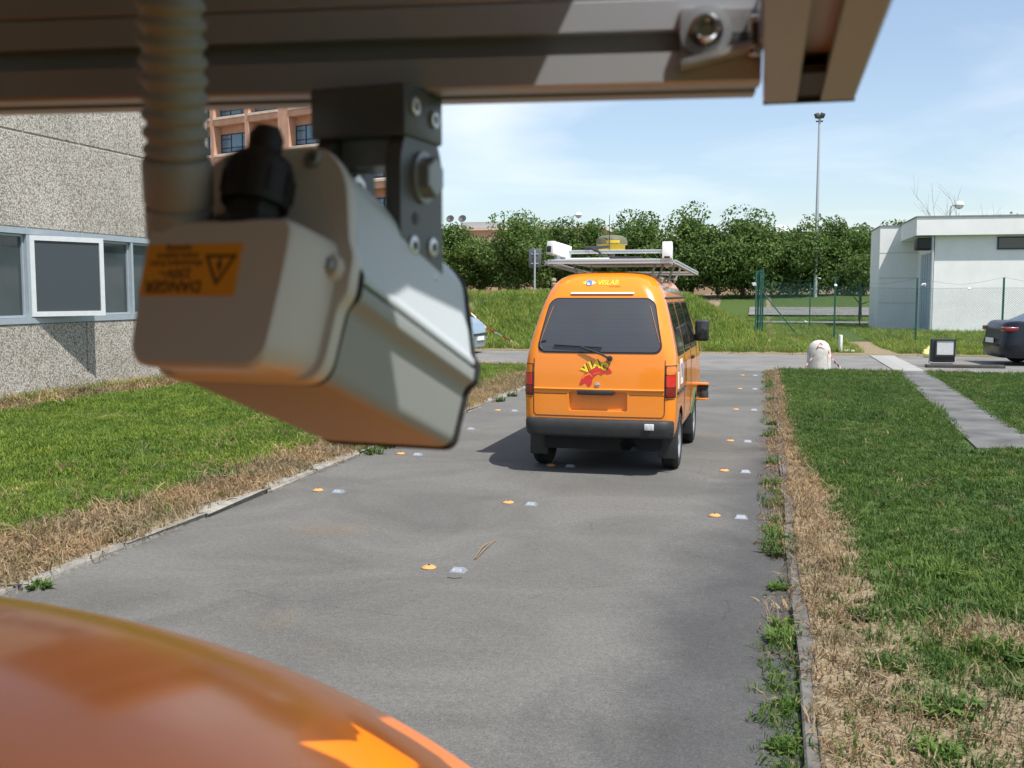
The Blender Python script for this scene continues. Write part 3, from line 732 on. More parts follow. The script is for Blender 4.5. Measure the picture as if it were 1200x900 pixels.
def tree(loc, h, rad, seed, label, leaves=13000, low=0.0, conifer=False):
    r_ = np.random.default_rng(seed); rr = random.Random(seed)
    t = thing('tree', label, 'tree', Matrix.Translation(loc), 'trees in the row beyond the grass bank')
    mb = MB(); lean = Vector((rr.uniform(-.15, .15), rr.uniform(-.1, .1), 0))
    tp = [Vector((0, 0, -.2)), lean * .3 + Vector((0, 0, h * .25)), lean * .7 + Vector((0, 0, h * .55)), lean + Vector((0, 0, h * .88))]
    mb.tube(tp, [h * .026, h * .020, h * .012, h * .003], 8)
    for k in range(9):
        a = k * 2.4 + rr.uniform(-.4, .4); z = h * rr.uniform(.22, .6); ln = rad * rr.uniform(.5, .85)
        p0 = lean * (z / h) + Vector((0, 0, z)); p2 = p0 + Vector((math.cos(a) * ln, math.sin(a) * ln, ln * rr.uniform(.3, .9)))
        mb.tube([p0, (p0 + p2) / 2 + Vector((0, 0, -.1)), p2], [h * .010, h * .006, h * .002], 5)
    mb.build('trunk', 'bark', t)
    lobes = []
    zc, hh = h * (low + 1) / 2, h * (1 - low) / 2
    for k in range(58):
        d = r_.normal(0, 1, 3); d /= np.linalg.norm(d); q = r_.uniform(.35, .92)
        z = d[2] * q; taper = 1.0 - 0.34 * max(0, z) - 0.12 * max(0, -z)
        lobes.append((np.array([d[0] * q * rad * taper, d[1] * q * rad * taper, zc + z * hh]), rad * r_.uniform(.20, .40), r_.uniform(0.1, 0.9)))
    cen, tint, outw = [], [], []
    per = leaves // len(lobes)
    for c, lr, tn in lobes:
        d = r_.normal(0, 1, (per, 3)); d /= np.linalg.norm(d, axis=1)[:, None]
        rr_ = lr * np.cbrt(r_.uniform(.25, 1.15, per))[:, None]
        cen.append(c + d * rr_ * np.array([1.1, 1.1, .8])); tint.append(np.clip(tn * .6 + .2 + r_.normal(0, .16, per), 0, 1)); outw.append(d)
    leaf_cloud('crown', np.concatenate(cen), np.concatenate(tint), 0.125 * (h / 6.0) ** .5, 'leaf', t, seed + 1, np.concatenate(outw))
    return t
ords = ['first', 'second', 'third', 'fourth', 'fifth', 'sixth', 'seventh', 'eighth', 'ninth', 'tenth', 'eleventh', 'twelfth', 'thirteenth', 'fourteenth', 'fifteenth']
tlist = [(470, 252, 82, 3.7), (522, 260, 80, 3.25), (562, 270, 83, 2.58), (606, 247, 80, 3.47), (646, 252, 86, 3.02), (690, 254, 82, 2.69), (748, 248, 80, 3.02), (812, 241, 79, 3.14), (872, 244, 79, 3.58), (936, 252, 81, 3.14), (982, 256, 82, 2.91), (1014, 254, 86, 2.91), (1062, 262, 84, 3.14)]
for k, (px_, py_, Y, rd) in enumerate(tlist):
    top = at_y(px_, py_, Y); g = float(hz(top.x, Y))
    tree((top.x, Y, g), top.z - g, rd, 100 + k, f'dense green tree in the row beyond the bank, {ords[k]} from the left')
for k, (px_, py_, Y, rd) in enumerate([(490, 274, 92, 3.4), (548, 282, 92, 3.4), (585, 276, 92, 3.4), (668, 270, 92, 3.3), (720, 268, 92, 3.4), (780, 268, 93, 3.4), (842, 268, 92, 3.4), (905, 270, 92, 3.4), (960, 272, 92, 3.2)]):
    top = at_y(px_, py_, Y); g = float(hz(top.x, Y))
    tree((top.x, Y, g), top.z - g, rd, 200 + k, f'darker tree filling the gap behind the front row, {ords[k]} of these from the left', 8000)
# small young tree inside the fenced plot
top = at_y(1010, 300, 60); tree((top.x, 60, 0.1), top.z - .1 + .4, 1.5, 301, 'small young tree with a thin trunk standing beside the white annex', 1500, low=0.45)
# bare thin tree and dark conifer tip showing over the white roof
bt = thing('bare_tree', 'leafless thin tree showing above the white flat roof', 'tree', Matrix.Translation((at_y(1112, 300, 62).x, 62, 0)))
mb = MB(); rr = random.Random(5)
def twig(p, d, ln, r0, lev):
    q = p + d * ln; mb.tube([p, (p + q) / 2 + Vector((rr.uniform(-.05, .05), 0, 0)), q], [r0, r0 * .75, r0 * .5], 5)
    if lev:
        for _ in range(3):
            nd = (d + Vector((rr.uniform(-.7, .7), rr.uniform(-.7, .7), rr.uniform(-.1, .5)))).normalized(); twig(p + d * ln * rr.uniform(.5, 1), nd, ln * .62, r0 * .5, lev - 1)
twig(Vector((0, 0, 0)), Vector((0, 0, 1)), 4.2, .04, 3); twig(Vector((0.1, 0, 0)), Vector((.12, 0, 1)).normalized(), 4.0, .03, 3)
mb.build('branches', 'bark', bt)
top = at_y(1178, 246, 70); tree((top.x, 70, .6), top.z - .6, 1.6, 310, 'dark tree tip rising over the white roof at the right edge', 2200)

# ------------------------------------------------------------------ lamp posts, sign, posts
lp = thing('floodlight_mast', 'tall slim grey mast with a cluster of floodlights on top', 'lamp post', Matrix.Translation((3.58, 80, 0.9)))
mb = MB(); mb.tube([(0, 0, -.6), (0, 0, 7), (0, 0, 13.5)], [.16, .12, .075], 12); mb.build('mast', 'steel', lp)
mb = MB(); mb.box((0, 0, 13.2), (.5, .12, .1)); mb.build('bracket', 'dark_metal', lp)
for a in (-30, 90, 210):
    mb = MB(); mb.box((0, 0, 0), (.34, .26, .36), bevel=.05); o = mb.build('floodlight', 'dark_metal', lp)
    o.location = (.22 * math.cos(R(a)), .22 * math.sin(R(a)), 13.6); o.rotation_euler = (R(25), 0, R(a + 90))
for k, (px_, py_, Y, nm) in enumerate([(678, 252, 95, 'white globe street lamp rising above the trees behind the orange van'), (1124, 240, 75, 'small globe lamp showing over the white flat roof')]):
    p = at_y(px_, py_, Y)
    g = thing('street_lamp', nm, 'lamp post', Matrix.Translation((p.x, Y, 1.2)), None); hh = p.z - 1.2
    mb = MB(); mb.tube([(-.55, 0, -.3), (-.55, 0, hh - .6), (-.5, 0, hh - .1), (-.3, 0, hh)], .05, 8); mb.build('pole', 'steel', g)
    mb = MB(); mb.lathe([(.001, -.30), (.22, -.22), (.33, 0), (.25, .18), (.001, .26)], 16, T=Matrix.Translation((0, 0, hh))); mb.build('globe', 'white_paint', g)
sy = 40.0; sx = at_y(627, 300, sy).x; sg = float(hz(sx, sy))
si = thing('road_sign', 'square grey road sign seen from behind on a thin post', 'sign', Matrix.Translation((sx, sy, sg)))
mb = MB(); mb.tube([(0, -.05, -.3), (0, -.05, 1.78)], .035, 10); mb.build('post', 'steel', si)
mb = MB(); mb.box((0, 0, 1.46), (.50, .02, .74), bevel=.006); pl = mb.build('sign_plate', 'sign_back', si)
for zz in (1.25, 1.62):
    mb = MB(); mb.box((0, -.022, zz), (.30, .02, .04)); mb.build('clamp', 'steel', pl)
px0 = at_y(649, 330, 36.5).x; pg = float(hz(px0, 36.5))
mb = MB(); mb.lathe([(.085, -.4), (.085, .70), (.10, .74), (.10, .80), (.07, .82), (.10, .90), (.07, .98), (.001, 1.0)], 14)
o = mb.build('wooden_post', 'wood'); o.location = (px0, 36.5, pg); tag(o, 'short rounded post with a ball top left of the orange van', 'post')

# ------------------------------------------------------------------ wire fence
fp = [(-0.2, 36.0), (2.25, 36.0), (4.8, 36.0), (7.4, 36.0), (10.0, 36.0), (12.6, 36.0)]
def fence(pts, label, corner, sag=True):
    b = Vector((pts[0][0], pts[0][1], 0)); f_ = thing('wire_fence', label, 'fence', Matrix.Translation(b))
    for i, (x, y) in enumerate(pts):
        g = float(hz(x, y)); mb = MB()
        if i == 0 and corner:
            for q, (dx, dy) in enumerate(((-.10, 0), (-.03, .06), (.05, .0), (.12, .05))):
                mb.box((x - b.x + dx, y - b.y + dy, g + 1.06 + q * .02), (.06, .06, 2.2))
            mb.build('corner_post', 'fence_green', f_)
            mb = MB(); mb.tube([(x - b.x + .1, y - b.y, g + 1.45), (x - b.x + 1.25, y - b.y, g + .05)], .022, 6); mb.build('brace', 'fence_green', f_)
        else:
            mb.box((x - b.x, y - b.y, g + 1.05), (.055, .055, 2.15)); mb.build('post', 'fence_green', f_)
    for i in range(len(pts) - 1):
        (xa, ya), (xb, yb) = pts[i], pts[i + 1]; ga, gb = float(hz(xa, ya)), float(hz(xb, yb))
        mb = MB(); A = Vector((xa - b.x, ya - b.y - .035, ga)); B = Vector((xb - b.x, yb - b.y - .035, gb)); ln = (B - A).length; hM = 1.72
        n = int(ln / .075)
        def q(u_, z): return A.lerp(B, u_) + Vector((0, 0, .08 + z))
        for k in range(-int(hM / .075), n + 1):
            for s in (1, -1):
                u0, u1 = k * .075 / ln, (k * .075 + hM) / ln; z0, z1 = (0, hM) if s == 1 else (hM, 0)
                if u0 < 0: z0 += (z1 - z0) * (-u0) / (u1 - u0); u0 = 0
                if u1 > 1: z1 = z0 + (z1 - z0) * (1 - u0) / (u1 - u0); u1 = 1
                if u1 - u0 < 1e-4: continue
                mb.tube([q(u0, z0), q(u1, z1)], .0022, 3, caps=False, smooth=False)
        w_ = mb.build('wire_mesh', 'fence_green', f_, recalc=False)
        mb = MB(); mb.tube([q(u_ / 12, hM) for u_ in range(13)], .004, 4); mb.tube([q(u_ / 12, hM + .12 + (.22 * (abs(u_ / 6 - 1) ** 1.5))) for u_ in range(13)], .004, 4)
        mb.build('tension_wire', 'fence_green', f_)
    return f_
fence(fp, 'green chain-link fence with a bundled corner post in front of the white building', True)
fence([(-0.2, 52.0), (2.1, 52.0), (4.4, 52.0)], 'farther green wire fence line ending at the white annex', False)

# ------------------------------------------------------------------ bollard, tapes, floodlight, scraps
bo = thing('concrete_bollard', 'round-topped white concrete bollard at the end of the right lawn', 'bollard', Matrix.Translation((1.13, 22.75, 0)))
mb = MB(); mb.lathe([(.255, -.05), (.25, .1), (.24, .38), (.225, .48), (.185, .575), (.11, .635), (.001, .66)], 28); mb.build('stone', 'concrete', bo)
def tape(path, w, label, n_st=9, name='barrier_tape', up=Vector((0, 0, 1))):
    t = thing(name, label, 'tape', Matrix.Translation(path[0])); p0 = Vector(path[0]); pts = []
    path = [Vector(p) - p0 for p in path]
    for i in range(len(path) - 1):
        for k in range(n_st): pts.append(path[i].lerp(path[i + 1], k / n_st))
    pts.append(path[-1])
    a, b = MB(), MB()
    for i in range(len(pts) - 1):
        tw_ = up * w + Vector((0, .3 * w * math.sin(i * .8), 0)); tw2 = up * w + Vector((0, .3 * w * math.sin((i + 1) * .8), 0)); th = Vector((.002, .002, 0))
        vs = [pts[i], pts[i + 1], pts[i + 1] + tw2, pts[i] + tw_]; vs = vs + [v + th for v in vs]
        (a if i % 2 else b).add(vs, [(0, 1, 2, 3), (7, 6, 5, 4), (0, 4, 5, 1), (1, 5, 6, 2), (2, 6, 7, 3), (3, 7, 4, 0)])
    a.build('white_stripe', 'tape_white', t); b.build('red_stripe', 'tape_red', t); return t
tape([(1.30, 22.55, .40), (1.42, 22.5, .20), (1.56, 22.5, .06)], .05, 'red and white barrier tape trailing off the right side of the bollard', 4)
tape([(1.06, 22.53, .45), (1.13, 22.50, .585), (1.24, 22.53, .50)], .035, 'red and white tape scrap tied over the top of the bollard', 2)
tape([(1.02, 22.5, .34), (0.90, 22.5, .16), (0.80, 22.48, .03)], .03, 'thin tape end hanging on the left side of the bollard', 3)
a0 = at_y(546, 362, 29.3); a1 = at_y(570, 385, 29.3); a2 = at_y(607, 405, 29.3)
tp_ = thing('tape_stake', 'thin stake holding barrier tape beside the parked light blue car', 'stake', Matrix.Translation((a0.x, 29.3, .05)))
mb = MB(); mb.tube([(0, 0, -.1), (0, 0, 1.15)], .02, 8); mb.build('stake', 'tape_red', tp_)
tape([a0, a1, (a2.x, 29.35, max(a2.z, .1))], .045, 'red and white barrier tape sagging down the grass bank left of the van', 4)

fl = thing('ground_floodlight', 'black box floodlight standing on the verge near the dark car', 'floodlight', Matrix.Translation((3.87, 24.6, 0.07)) @ rotz(R(6)))
mb = MB(); mb.box((0, .06, .30), (.50, .20, .52), bevel=.03); bx = mb.build('case', 'black_plastic', fl)
mb = MB(); mb.box((.03, -.048, .36), (.36, .012, .30)); mb.build('lens', 'lens_clear', bx)
mb = MB(); ring = ring_frame(.42, .37, .035, .03); 
t = MB(); 
for (cx, cz, sx_, sz_) in ((.03, .53, .44, .035), (.03, .19, .44, .035), (-.17, .36, .035, .305), (.23, .36, .035, .305)): t.box((cx, -.056, cz), (sx_, .022, sz_))
t.build('bezel', 'black_plastic', bx)
mb = MB(); mb.tube([(-.27, .06, .36), (-.28, .06, .02), (-.2, .06, -.0), (.2, .06, -.0), (.28, .06, .02), (.27, .06, .36)], .014, 8); mb.build('yoke', 'steel', fl)
mb = MB(); mb.box((0, 0, 0), (1.62, .22, .07), bevel=.006); o = mb.build('timber_plank', 'plank'); o.location = (4.30, 24.45, .035); o.rotation_euler.z = R(3); tag(o, 'dark flat plank lying under the black floodlight', 'plank')
mb = MB(); mb.lathe([(.001, 0), (.10, .01), (.13, .09), (.09, .19), (.03, .24), (.045, .27), (.001, .275)], 11)
mb.v = [tuple(np.array(v) * (1 + .13 * np.sin(np.array(v)[::-1] * 37))) for v in mb.v]
o = mb.build('plastic_bag', 'yellow_bag'); p = on_ground(1087, 419); o.location = (p.x, p.y, 0.01); tag(o, 'small pale yellow plastic bag left of the black floodlight', 'bag')
ch = thing('broken_chair_shell', 'broken white L-shaped plastic piece lying in the grass right of the bollard', 'scrap', Matrix.Translation((2.1, 29.2, float(hz(2.1, 29.2)))) @ rotz(R(12)))
mb = MB(); mb.box((-.11, 0, .26), (.07, .20, .42), bevel=.02); mb.build('upright', 'white_plastic', ch)
mb = MB(); mb.box((.07, -.02, .04), (.36, .22, .06), bevel=.02); mb.build('foot', 'white_plastic', ch)

# litter caught by the fence
for k, (px_, py_, Y) in enumerate([(884, 333, 35.9), (944, 377, 50), (980, 334, 35.9), (960, 326, 51.8), (1082, 334, 35.9), (1136, 338, 35.9)]):
    p = at_y(px_, py_, Y); r_ = np.random.default_rng(k); mb = MB()
    vs = [(r_.uniform(-.09, .09), -.02 + r_.uniform(-.03, .03), r_.uniform(-.06, .06)) for _ in range(9)]
    bm = bmesh.new(); [bm.verts.new(v) for v in vs]; bmesh.ops.convex_hull(bm, input=bm.verts); me = bpy.data.meshes.new('plastic_scrap'); bm.to_mesh(me); bm.free(); me.materials.append(M['paper'])
    o = link('plastic_scrap', me); o.location = p
    tag(o, 'white plastic scrap on the wire fence, ' + ['at the bundled corner post', 'low on the far fence line', 'on the post above the bollard', 'beside the tall mast on the far fence line', 'in front of the white building door', 'nearest the dark car'][k], 'scrap', 'scraps caught in the fence')

# ------------------------------------------------------------------ road markers
def ordinal_label(kind, row, k, n): return f'{kind} in the {row} row on the road, {ords[k]} from the camera'
mdisc = MB(); mdisc.lathe([(.050, 0), (.052, .007), (.038, .017), (.014, .022), (.001, .023)], 22); dm = mdisc.build('marker_disc', 'marker'); dmesh = dm.data; bpy.data.objects.remove(dm)
hub = MB(); hub.lathe([(.007, .018), (.007, .029), (.001, .030)], 10); hb = hub.build('hub', 'black_plastic'); hmesh = hb.data; bpy.data.objects.remove(hb)
rb = MB(); rb.prism([(-.056, 0), (.056, 0), (.036, .026), (-.036, .026)], -.045, .045, Matrix.Rotation(R(90), 4, 'X')); ro = rb.build('body', 'reflector'); rmesh = ro.data; bpy.data.objects.remove(ro)
# slope the front and back of the reflector
for v in rmesh.vertices:
    if v.co.z > .015: v.co.y *= .35
def num_mesh(s): return text_mesh(s, .046, .0012)
sets = {'left': [(-3.60, 7.92), (-3.60, 9.95), (-3.62, 12.0), (-3.62, 14.0), (-3.62, 16.0)],
        'middle': [(-1.93, 5.81), (-1.93, 7.80), (-1.96, 9.62)],
        'right': [(-0.33, 7.70), (-0.335, 9.70), (-0.345, 11.70), (-0.37, 14.90), (-0.39, 18.15), (-0.41, 21.15)]}
for row, lst in sets.items():
    for k, (x, y) in enumerate(lst):
        d = thing('disc_marker', ordinal_label('flat orange disc marker', row, k, len(lst)), 'road marker', Matrix.Translation((x, y, .0)) @ rotz(random.uniform(0, 6)) @ Matrix.Scale(.86, 4), 'orange disc markers')
        link('disc', dmesh, d); link('hub', hmesh, d)
        gapx = .19 if y < 13 else .25
        t = thing('number_marker', ordinal_label('white numbered reflector marker', row, k, len(lst)), 'road marker', Matrix.Translation((x + gapx, y - .02, .0)) @ rotz(random.uniform(-.08, .08)) @ Matrix.Scale(.86, 4), 'numbered reflector markers')
        link('body', rmesh, t)
        vs, fs = num_mesh('0' + str(3 + k) + {'left': '1', 'middle': '2', 'right': '3'}[row])
        def face_pt(xx, v, off): return Vector((xx, -.045 + .02925 * v - off, .026 * v + off))      # sloping near face
        fp_ = MB(); fp_.add([face_pt(-.034, .22, .0008), face_pt(.034, .22, .0008), face_pt(.030, .88, .0008), face_pt(-.030, .88, .0008)], [(0, 1, 2, 3)]); pl2 = fp_.build('number_plate', 'marker_white', t, recalc=False)
        fo = MB(); fo.add([face_pt(xx * .52, .55 + yy * 11, .0014) for xx, yy in vs], fs); fo.build('number', 'number_grey', pl2, recalc=False)
mb = MB(); mb.prism([(-.045, -.02), (.0, -.035), (.045, -.012), (.035, .016), (-.02, .022)], 0.003, .005); o = mb.build('paper_scrap', 'path'); o.location = (-1.72, 5.66, 0); tag(o, 'flat pale scrap lying just before the nearest numbered marker', 'scrap')
g0, g1, g2 = on_ground(556, 656), on_ground(566, 643), on_ground(578, 635)
mb = MB(); mb.tube([(0, 0, .008), tuple(g1 - g0 + Vector((0, 0, .02))), tuple(g2 - g0 + Vector((0, 0, .008)))], [.004, .004, .002], 5); mb.tube([(.01, 0, .008), tuple(g1 - g0 + Vector((.03, 0, .02))), tuple(g2 - g0 + Vector((.01, .03, .008)))], [.003, .003, .002], 5)
o = mb.build('straw_stalk', 'grass_dry'); o.location = g0; tag(o, 'dry straw stalk lying on the road by the nearest numbered marker', 'straw')
g0 = on_ground(902, 838)
mb = MB(); mb.tube([(0, 0, .008), (.015, -.06, .02), (.035, -.14, .006)], [.004, .004, .002], 5); o = mb.build('straw_stalk', 'grass_dry'); o.location = g0; tag(o, 'dry straw stalk lying in the right gutter near the camera', 'straw')

# ------------------------------------------------------------------ orange van ahead
VT = Matrix.Translation((-1.45, 9.13, 0)) @ rotz(R(-0.6))
van = thing('orange_van', 'orange microvan seen from behind on the road with a dark tinted rear window', 'van', VT)
#        z     halfw  yrear yfront rr    rf
LV = np.array([
    (0.355, 0.668, 0.10, 3.26, 0.10, 0.20),
    (0.40, 0.682, 0.085, 3.29, 0.10, 0.20),
    (0.50, 0.692, 0.080, 3.31, 0.10, 0.20),
    (0.75, 0.697, 0.082, 3.30, 0.10, 0.20),
    (0.95, 0.695, 0.090, 3.22, 0.10, 0.20),
    (1.08, 0.682, 0.102, 3.12, 0.11, 0.20),
    (1.16, 0.668, 0.116, 3.04, 0.12, 0.20),
    (1.30, 0.637, 0.152, 2.90, 0.13, 0.20),
    (1.45, 0.598, 0.205, 2.74, 0.14, 0.20),
    (1.58, 0.560, 0.262, 2.58, 0.15, 0.20),
    (1.66, 0.530, 0.305, 2.45, 0.16, 0.20),
    (1.73, 0.492, 0.355, 2.30, 0.17, 0.20),
    (1.785, 0.440, 0.420, 2.15, 0.18, 0.20),
    (1.82, 0.375, 0.50, 2.0, 0.18, 0.18),
    (1.842, 0.27, 0.62, 1.85, 0.16, 0.16),
    (1.85, 0.13, 0.80, 1.65, 0.10, 0.10)])
def lv(z): return [float(np.interp(z, LV[:, 0], LV[:, i])) for i in range(1, 6)]
BOW = 0.028
def rear_y(x, z):
    w, yr, yf, rr_, rf = lv(z); ax = abs(x); b = BOW * min(1, (ax / max(w, .01))) ** 2 * min(1, w / .6)
    if ax < w - rr_: return yr + b
    d = min(ax - (w - rr_), rr_ * .999); return yr + b + rr_ - math.sqrt(rr_ ** 2 - d ** 2)
def outline(z):
    w, yr, yf, rr_, rf = lv(z); pts = []
    for k in range(15):
        x = -(w - rr_) + 2 * (w - rr_) * k / 14; pts.append((x, rear_y(x, z)))
    b = BOW * ((w - rr_ * .3) / w) ** 2 * min(1, w / .6)
    for k in range(1, 9):
        a = math.pi / 2 * k / 8; x = w - rr_ + rr_ * math.sin(a); pts.append((x, yr + rr_ - rr_ * math.cos(a) + BOW * min(1, x / w) ** 2 * min(1, w / .6)))
    ya, yb = pts[-1][1], yf - rf
    for k in range(1, 24): pts.append((w, ya + (yb - ya) * k / 23))
    for k in range(1, 9):
        a = math.pi / 2 * k / 8; pts.append((w - rf + rf * math.cos(a), yf - rf + rf * math.sin(a)))
    m_ = len(pts)
    for k in range(1, 15):
        x = (w - rf) - 2 * (w - rf) * k / 14; pts.append((x, yf + 0.05 * (1 - (x / (w - rf)) ** 2) * min(1, w / .6)))
    for k in range(1, 9):
        a = math.pi / 2 * k / 8; pts.append((-(w - rf) - rf * math.sin(a), yf - rf + rf * math.cos(a)))
    for k in range(1, 24): pts.append((-w, yb + (ya - yb) * k / 23))
    for k in range(1, 8):
        a = math.pi / 2 * k / 8; x = w - rr_ + rr_ * math.cos(a); pts.append((-x, yr + rr_ - rr_ * math.sin(a) + BOW * min(1, x / w) ** 2 * min(1, w / .6)))
    return pts
zs = []
for i in range(len(LV) - 1):
    n = 3 if LV[i + 1, 0] - LV[i, 0] > .1 else 2
    zs += [LV[i, 0] + (LV[i + 1, 0] - LV[i, 0]) * k / n for k in range(n)]
zs.append(LV[-1, 0])
mb = MB(); mb.rings([[Vector((x, y, z)) for x, y in outline(z)] for z in zs])
body = mb.build('body', ['orange', 'under'], van, sharp=40)
AX_R, AX_F, WR = 0.66, 2.42, 0.27
def cutter(mb_, mats): 
    o = mb_.build('cutter', mats); o.matrix_world = VT; return o
cuts = []
for ya in (AX_R, AX_F):
    for s in (-1, 1):
        c = MB(); c.lathe([(.325, 0), (.325, .30)], 36, T=Matrix.Translation((s * .45, ya, WR)) @ Matrix.Rotation(R(90) * s, 4, 'Y'), m=1, smooth=False); cuts.append(cutter(c, ['orange', 'under']))
# number-plate recess
c = MB(); rc = []
for (hw, z0, z1, yy) in ((.275, .575, .765, 0.0), (.262, .588, .755, .125)):
    r_ = .02; pts = []
    for (cx, cz, a0) in ((hw - r_, z0 + r_, -90), (hw - r_, z1 - r_, 0), (-hw + r_, z1 - r_, 90), (-hw + r_, z0 + r_, 180)):
        for k in range(4): a = R(a0 + 30 * k); pts.append(Vector((cx + r_ * math.cos(a), yy, cz + r_ * math.sin(a))))
    rc.append(pts)
c.rings(rc, smooth=False); cuts.append(cutter(c, ['orange', 'under']))
for cu in cuts:
    md = body.modifiers.new('cut', 'BOOLEAN'); md.object = cu; md.operation = 'DIFFERENCE'; md.solver = 'EXACT'
bpy.context.view_layer.update()
dg = bpy.context.evaluated_depsgraph_get()
nm = bpy.data.meshes.new_from_object(body.evaluated_get(dg))
body.modifiers.clear(); old = body.data; body.data = nm; nm.name = 'body'
for cu in cuts: bpy.data.objects.remove(cu)
for p_ in nm.polygons: p_.use_smooth = True
nm.set_sharp_from_angle(angle=R(30))

def rear_pt(off): return lambda x, z: Vector((x, rear_y(x, z) - off, z))
def side_pt(s, off): return lambda y, z: Vector((s * (lv(z)[0] + off), y, z))
def patch(mb_, surf, z0, z1, xl, xr, nz=10, nx=14, back=None, m=0):
    """grid patch over a surface; xl/xr are functions of z; skirt back to `back` surface"""
    g, h = [], []
    for i in range(nz + 1):
        z = z0 + (z1 - z0) * (.5 - .5 * math.cos(math.pi * i / nz)) * .9999
        for j in range(nx + 1):
            x = xl(z) + (xr(z) - xl(z)) * j / nx; g.append(surf(x, z)); h.append(back(x, z) if back else None)
    W_ = nx + 1; fs = [(i * W_ + j, i * W_ + j + 1, (i + 1) * W_ + j + 1, (i + 1) * W_ + j) for i in range(nz) for j in range(nx)]
    mb_.add(g, fs, m, True)
    if back:
        rim = [j for j in range(W_)] + [i * W_ + nx for i in range(1, nz + 1)] + [nz * W_ + j for j in range(nx - 1, -1, -1)] + [i * W_ for i in range(nz - 1, 0, -1)]
        vs = [g[i] for i in rim] + [h[i] for i in rim]; n_ = len(rim)
        mb_.add(vs, [(k, (k + 1) % n_, n_ + (k + 1) % n_, n_ + k) for k in range(n_)], m, False)
    return mb_
def rounded(x0, x1, z0, z1, r_):                              # edge functions with rounded ends; x0/x1 functions of z
    def inset(z):
        d = min(z - z0, z1 - z)
        return 0 if d >= r_ else r_ - math.sqrt(max(0, r_ ** 2 - (r_ - max(d, 0)) ** 2))
    return (lambda z: x0(z) + inset(z)), (lambda z: x1(z) - inset(z))
def lin(z0, v0, z1, v1): return lambda z: v0 + (v1 - v0) * (z - z0) / (z1 - z0)
def pane(name, surf_f, z0, z1, fl_, fr_, r_, mat, parent, off=.006, nz=26, nx=16):
    xl, xr = rounded(fl_, fr_, z0, z1, r_); mb_ = MB(); patch(mb_, surf_f(off), z0, z1, xl, xr, nz, nx, surf_f(-.006)); return mb_.build(name, mat, parent, recalc=False)
# rear window with rubber seal
seal = pane('rear_window', rear_pt, 1.105, 1.605, lin(1.1, -.582, 1.6, -.482), lin(1.1, .582, 1.6, .482), .085, 'rubber', van, .004)
pane('glass', rear_pt, 1.119, 1.592, lin(1.1, -.568, 1.6, -.470), lin(1.1, .568, 1.6, .470), .078, 'tint_glass', seal, .007)
# faint orange trim seen inside the glass edges
for s in (-1, 1):
    m_ = MB(); m_.tube([rear_pt(.0085)(s * (.545 - .10 * t_), 1.20 + .33 * t_) for t_ in np.linspace(0, 1, 8)], .004, 5); m_.build('pillar_trim', 'trim_brown', seal)
for (q0, q1) in (((-.53, 1.21), (-.49, 1.215)), ((-.545, 1.165), (-.53, 1.14))):
    m_ = MB(); m_.tube([rear_pt(.010)(*q0), rear_pt(.010)(*q1)], .009, 6); m_.build('window_hinge', 'black_plastic', seal)
# high brake light
m_ = MB(); patch(m_, rear_pt(.018), 1.640, 1.655, lambda z: -.29, lambda z: .29, 1, 14, rear_pt(-.005)); m_.build('high_brake_light', 'white_plastic', van)
# hatch shut lines and swage lines
def seam(name, pts, r_=.005, mat='gap'):
    m2 = MB(); m2.tube([rear_pt(-.0015)(x, z) for x, z in pts], r_, 5); return m2.build(name, mat, van)
seam('hatch_gap', [(-.575, .535)] + [(-.595, .56)] + [(-.597, z) for z in np.linspace(.6, 1.05, 8)])
seam('hatch_gap', [(.575, .535)] + [(.595, .56)] + [(.597, z) for z in np.linspace(.6, 1.05, 8)])
seam('hatch_gap', [(x, .535) for x in np.linspace(-.575, .575, 14)])
m_ = MB(); m_.tube([rear_pt(.002)(x, .778) for x in np.linspace(-.592, .592, 16)], .012, 6); m_.build('swage_line', 'orange', van)
for s in (-1, 1):
    seam('swage_shadow_gap', [(s * x, .735) for x in np.linspace(.285, .592, 6)], .004)
    seam('swage_shadow_gap', [(s * x, .700) for x in np.linspace(.61, .68, 4)], .004)
# tail lamps
for s in (-1, 1):
    holder = MB(); patch(holder, rear_pt(.006), .715, 1.005, lambda z: s * .604 if s > 0 else -.691, lambda z: .691 if s > 0 else -.604, 6, 8, rear_pt(-.01)); ho = holder.build('tail_lamp', 'black_plastic', van, recalc=False)
    for (za, zb, mt, nm_) in ((.922, .996, 'lens_amber', 'amber_lens'), (.812, .918, 'lens_red', 'red_lens'), (.724, .808, 'lens_darkred', 'lower_lens')):
        L = MB(); xl, xr = rounded(lambda z: s * .612 if s > 0 else -.689, lambda z: .689 if s > 0 else -.612, za, zb, .008)
        patch(L, rear_pt(.016), za, zb, xl, xr, 6, 8, rear_pt(.0)); L.build(nm_, mt, ho, recalc=False)
# lock, plate-lamp bar
m_ = MB(); m_.lathe([(.021, 0), (.021, .014), (.012, .018), (.001, .018)], 16, T=Matrix.Translation((-.005, rear_y(0, .82) + .004, .823)) @ Matrix.Rotation(R(90), 4, 'X')); m_.build('hatch_lock', 'chrome', van)
m_ = MB(); m_.box((-.02, .085, .752), (.335, .05, .042), bevel=.008); m_.build('plate_lamp_bar', 'black_plastic', van)
# wiper
wp = MB(); piv = rear_pt(.03)(.105, 1.062); mid = rear_pt(.030)(-.16, 1.165); wp.tube([piv, rear_pt(.036)(.03, 1.10), mid], [.012, .010, .007], 8)
wp.lathe([(.024, -.03), (.024, .012), (.001, .016)], 14, T=Matrix.Translation(piv) @ Matrix.Rotation(R(90), 4, 'X')); wo = wp.build('wiper_arm', 'black_plastic', van)
wb_ = MB(); wb_.tube([rear_pt(.020)(x, 1.178 - .045 * (x + .41)) for x in np.linspace(-.41, .03, 10)], .008, 6); wb_.build('wiper_blade', 'rubber', wo)
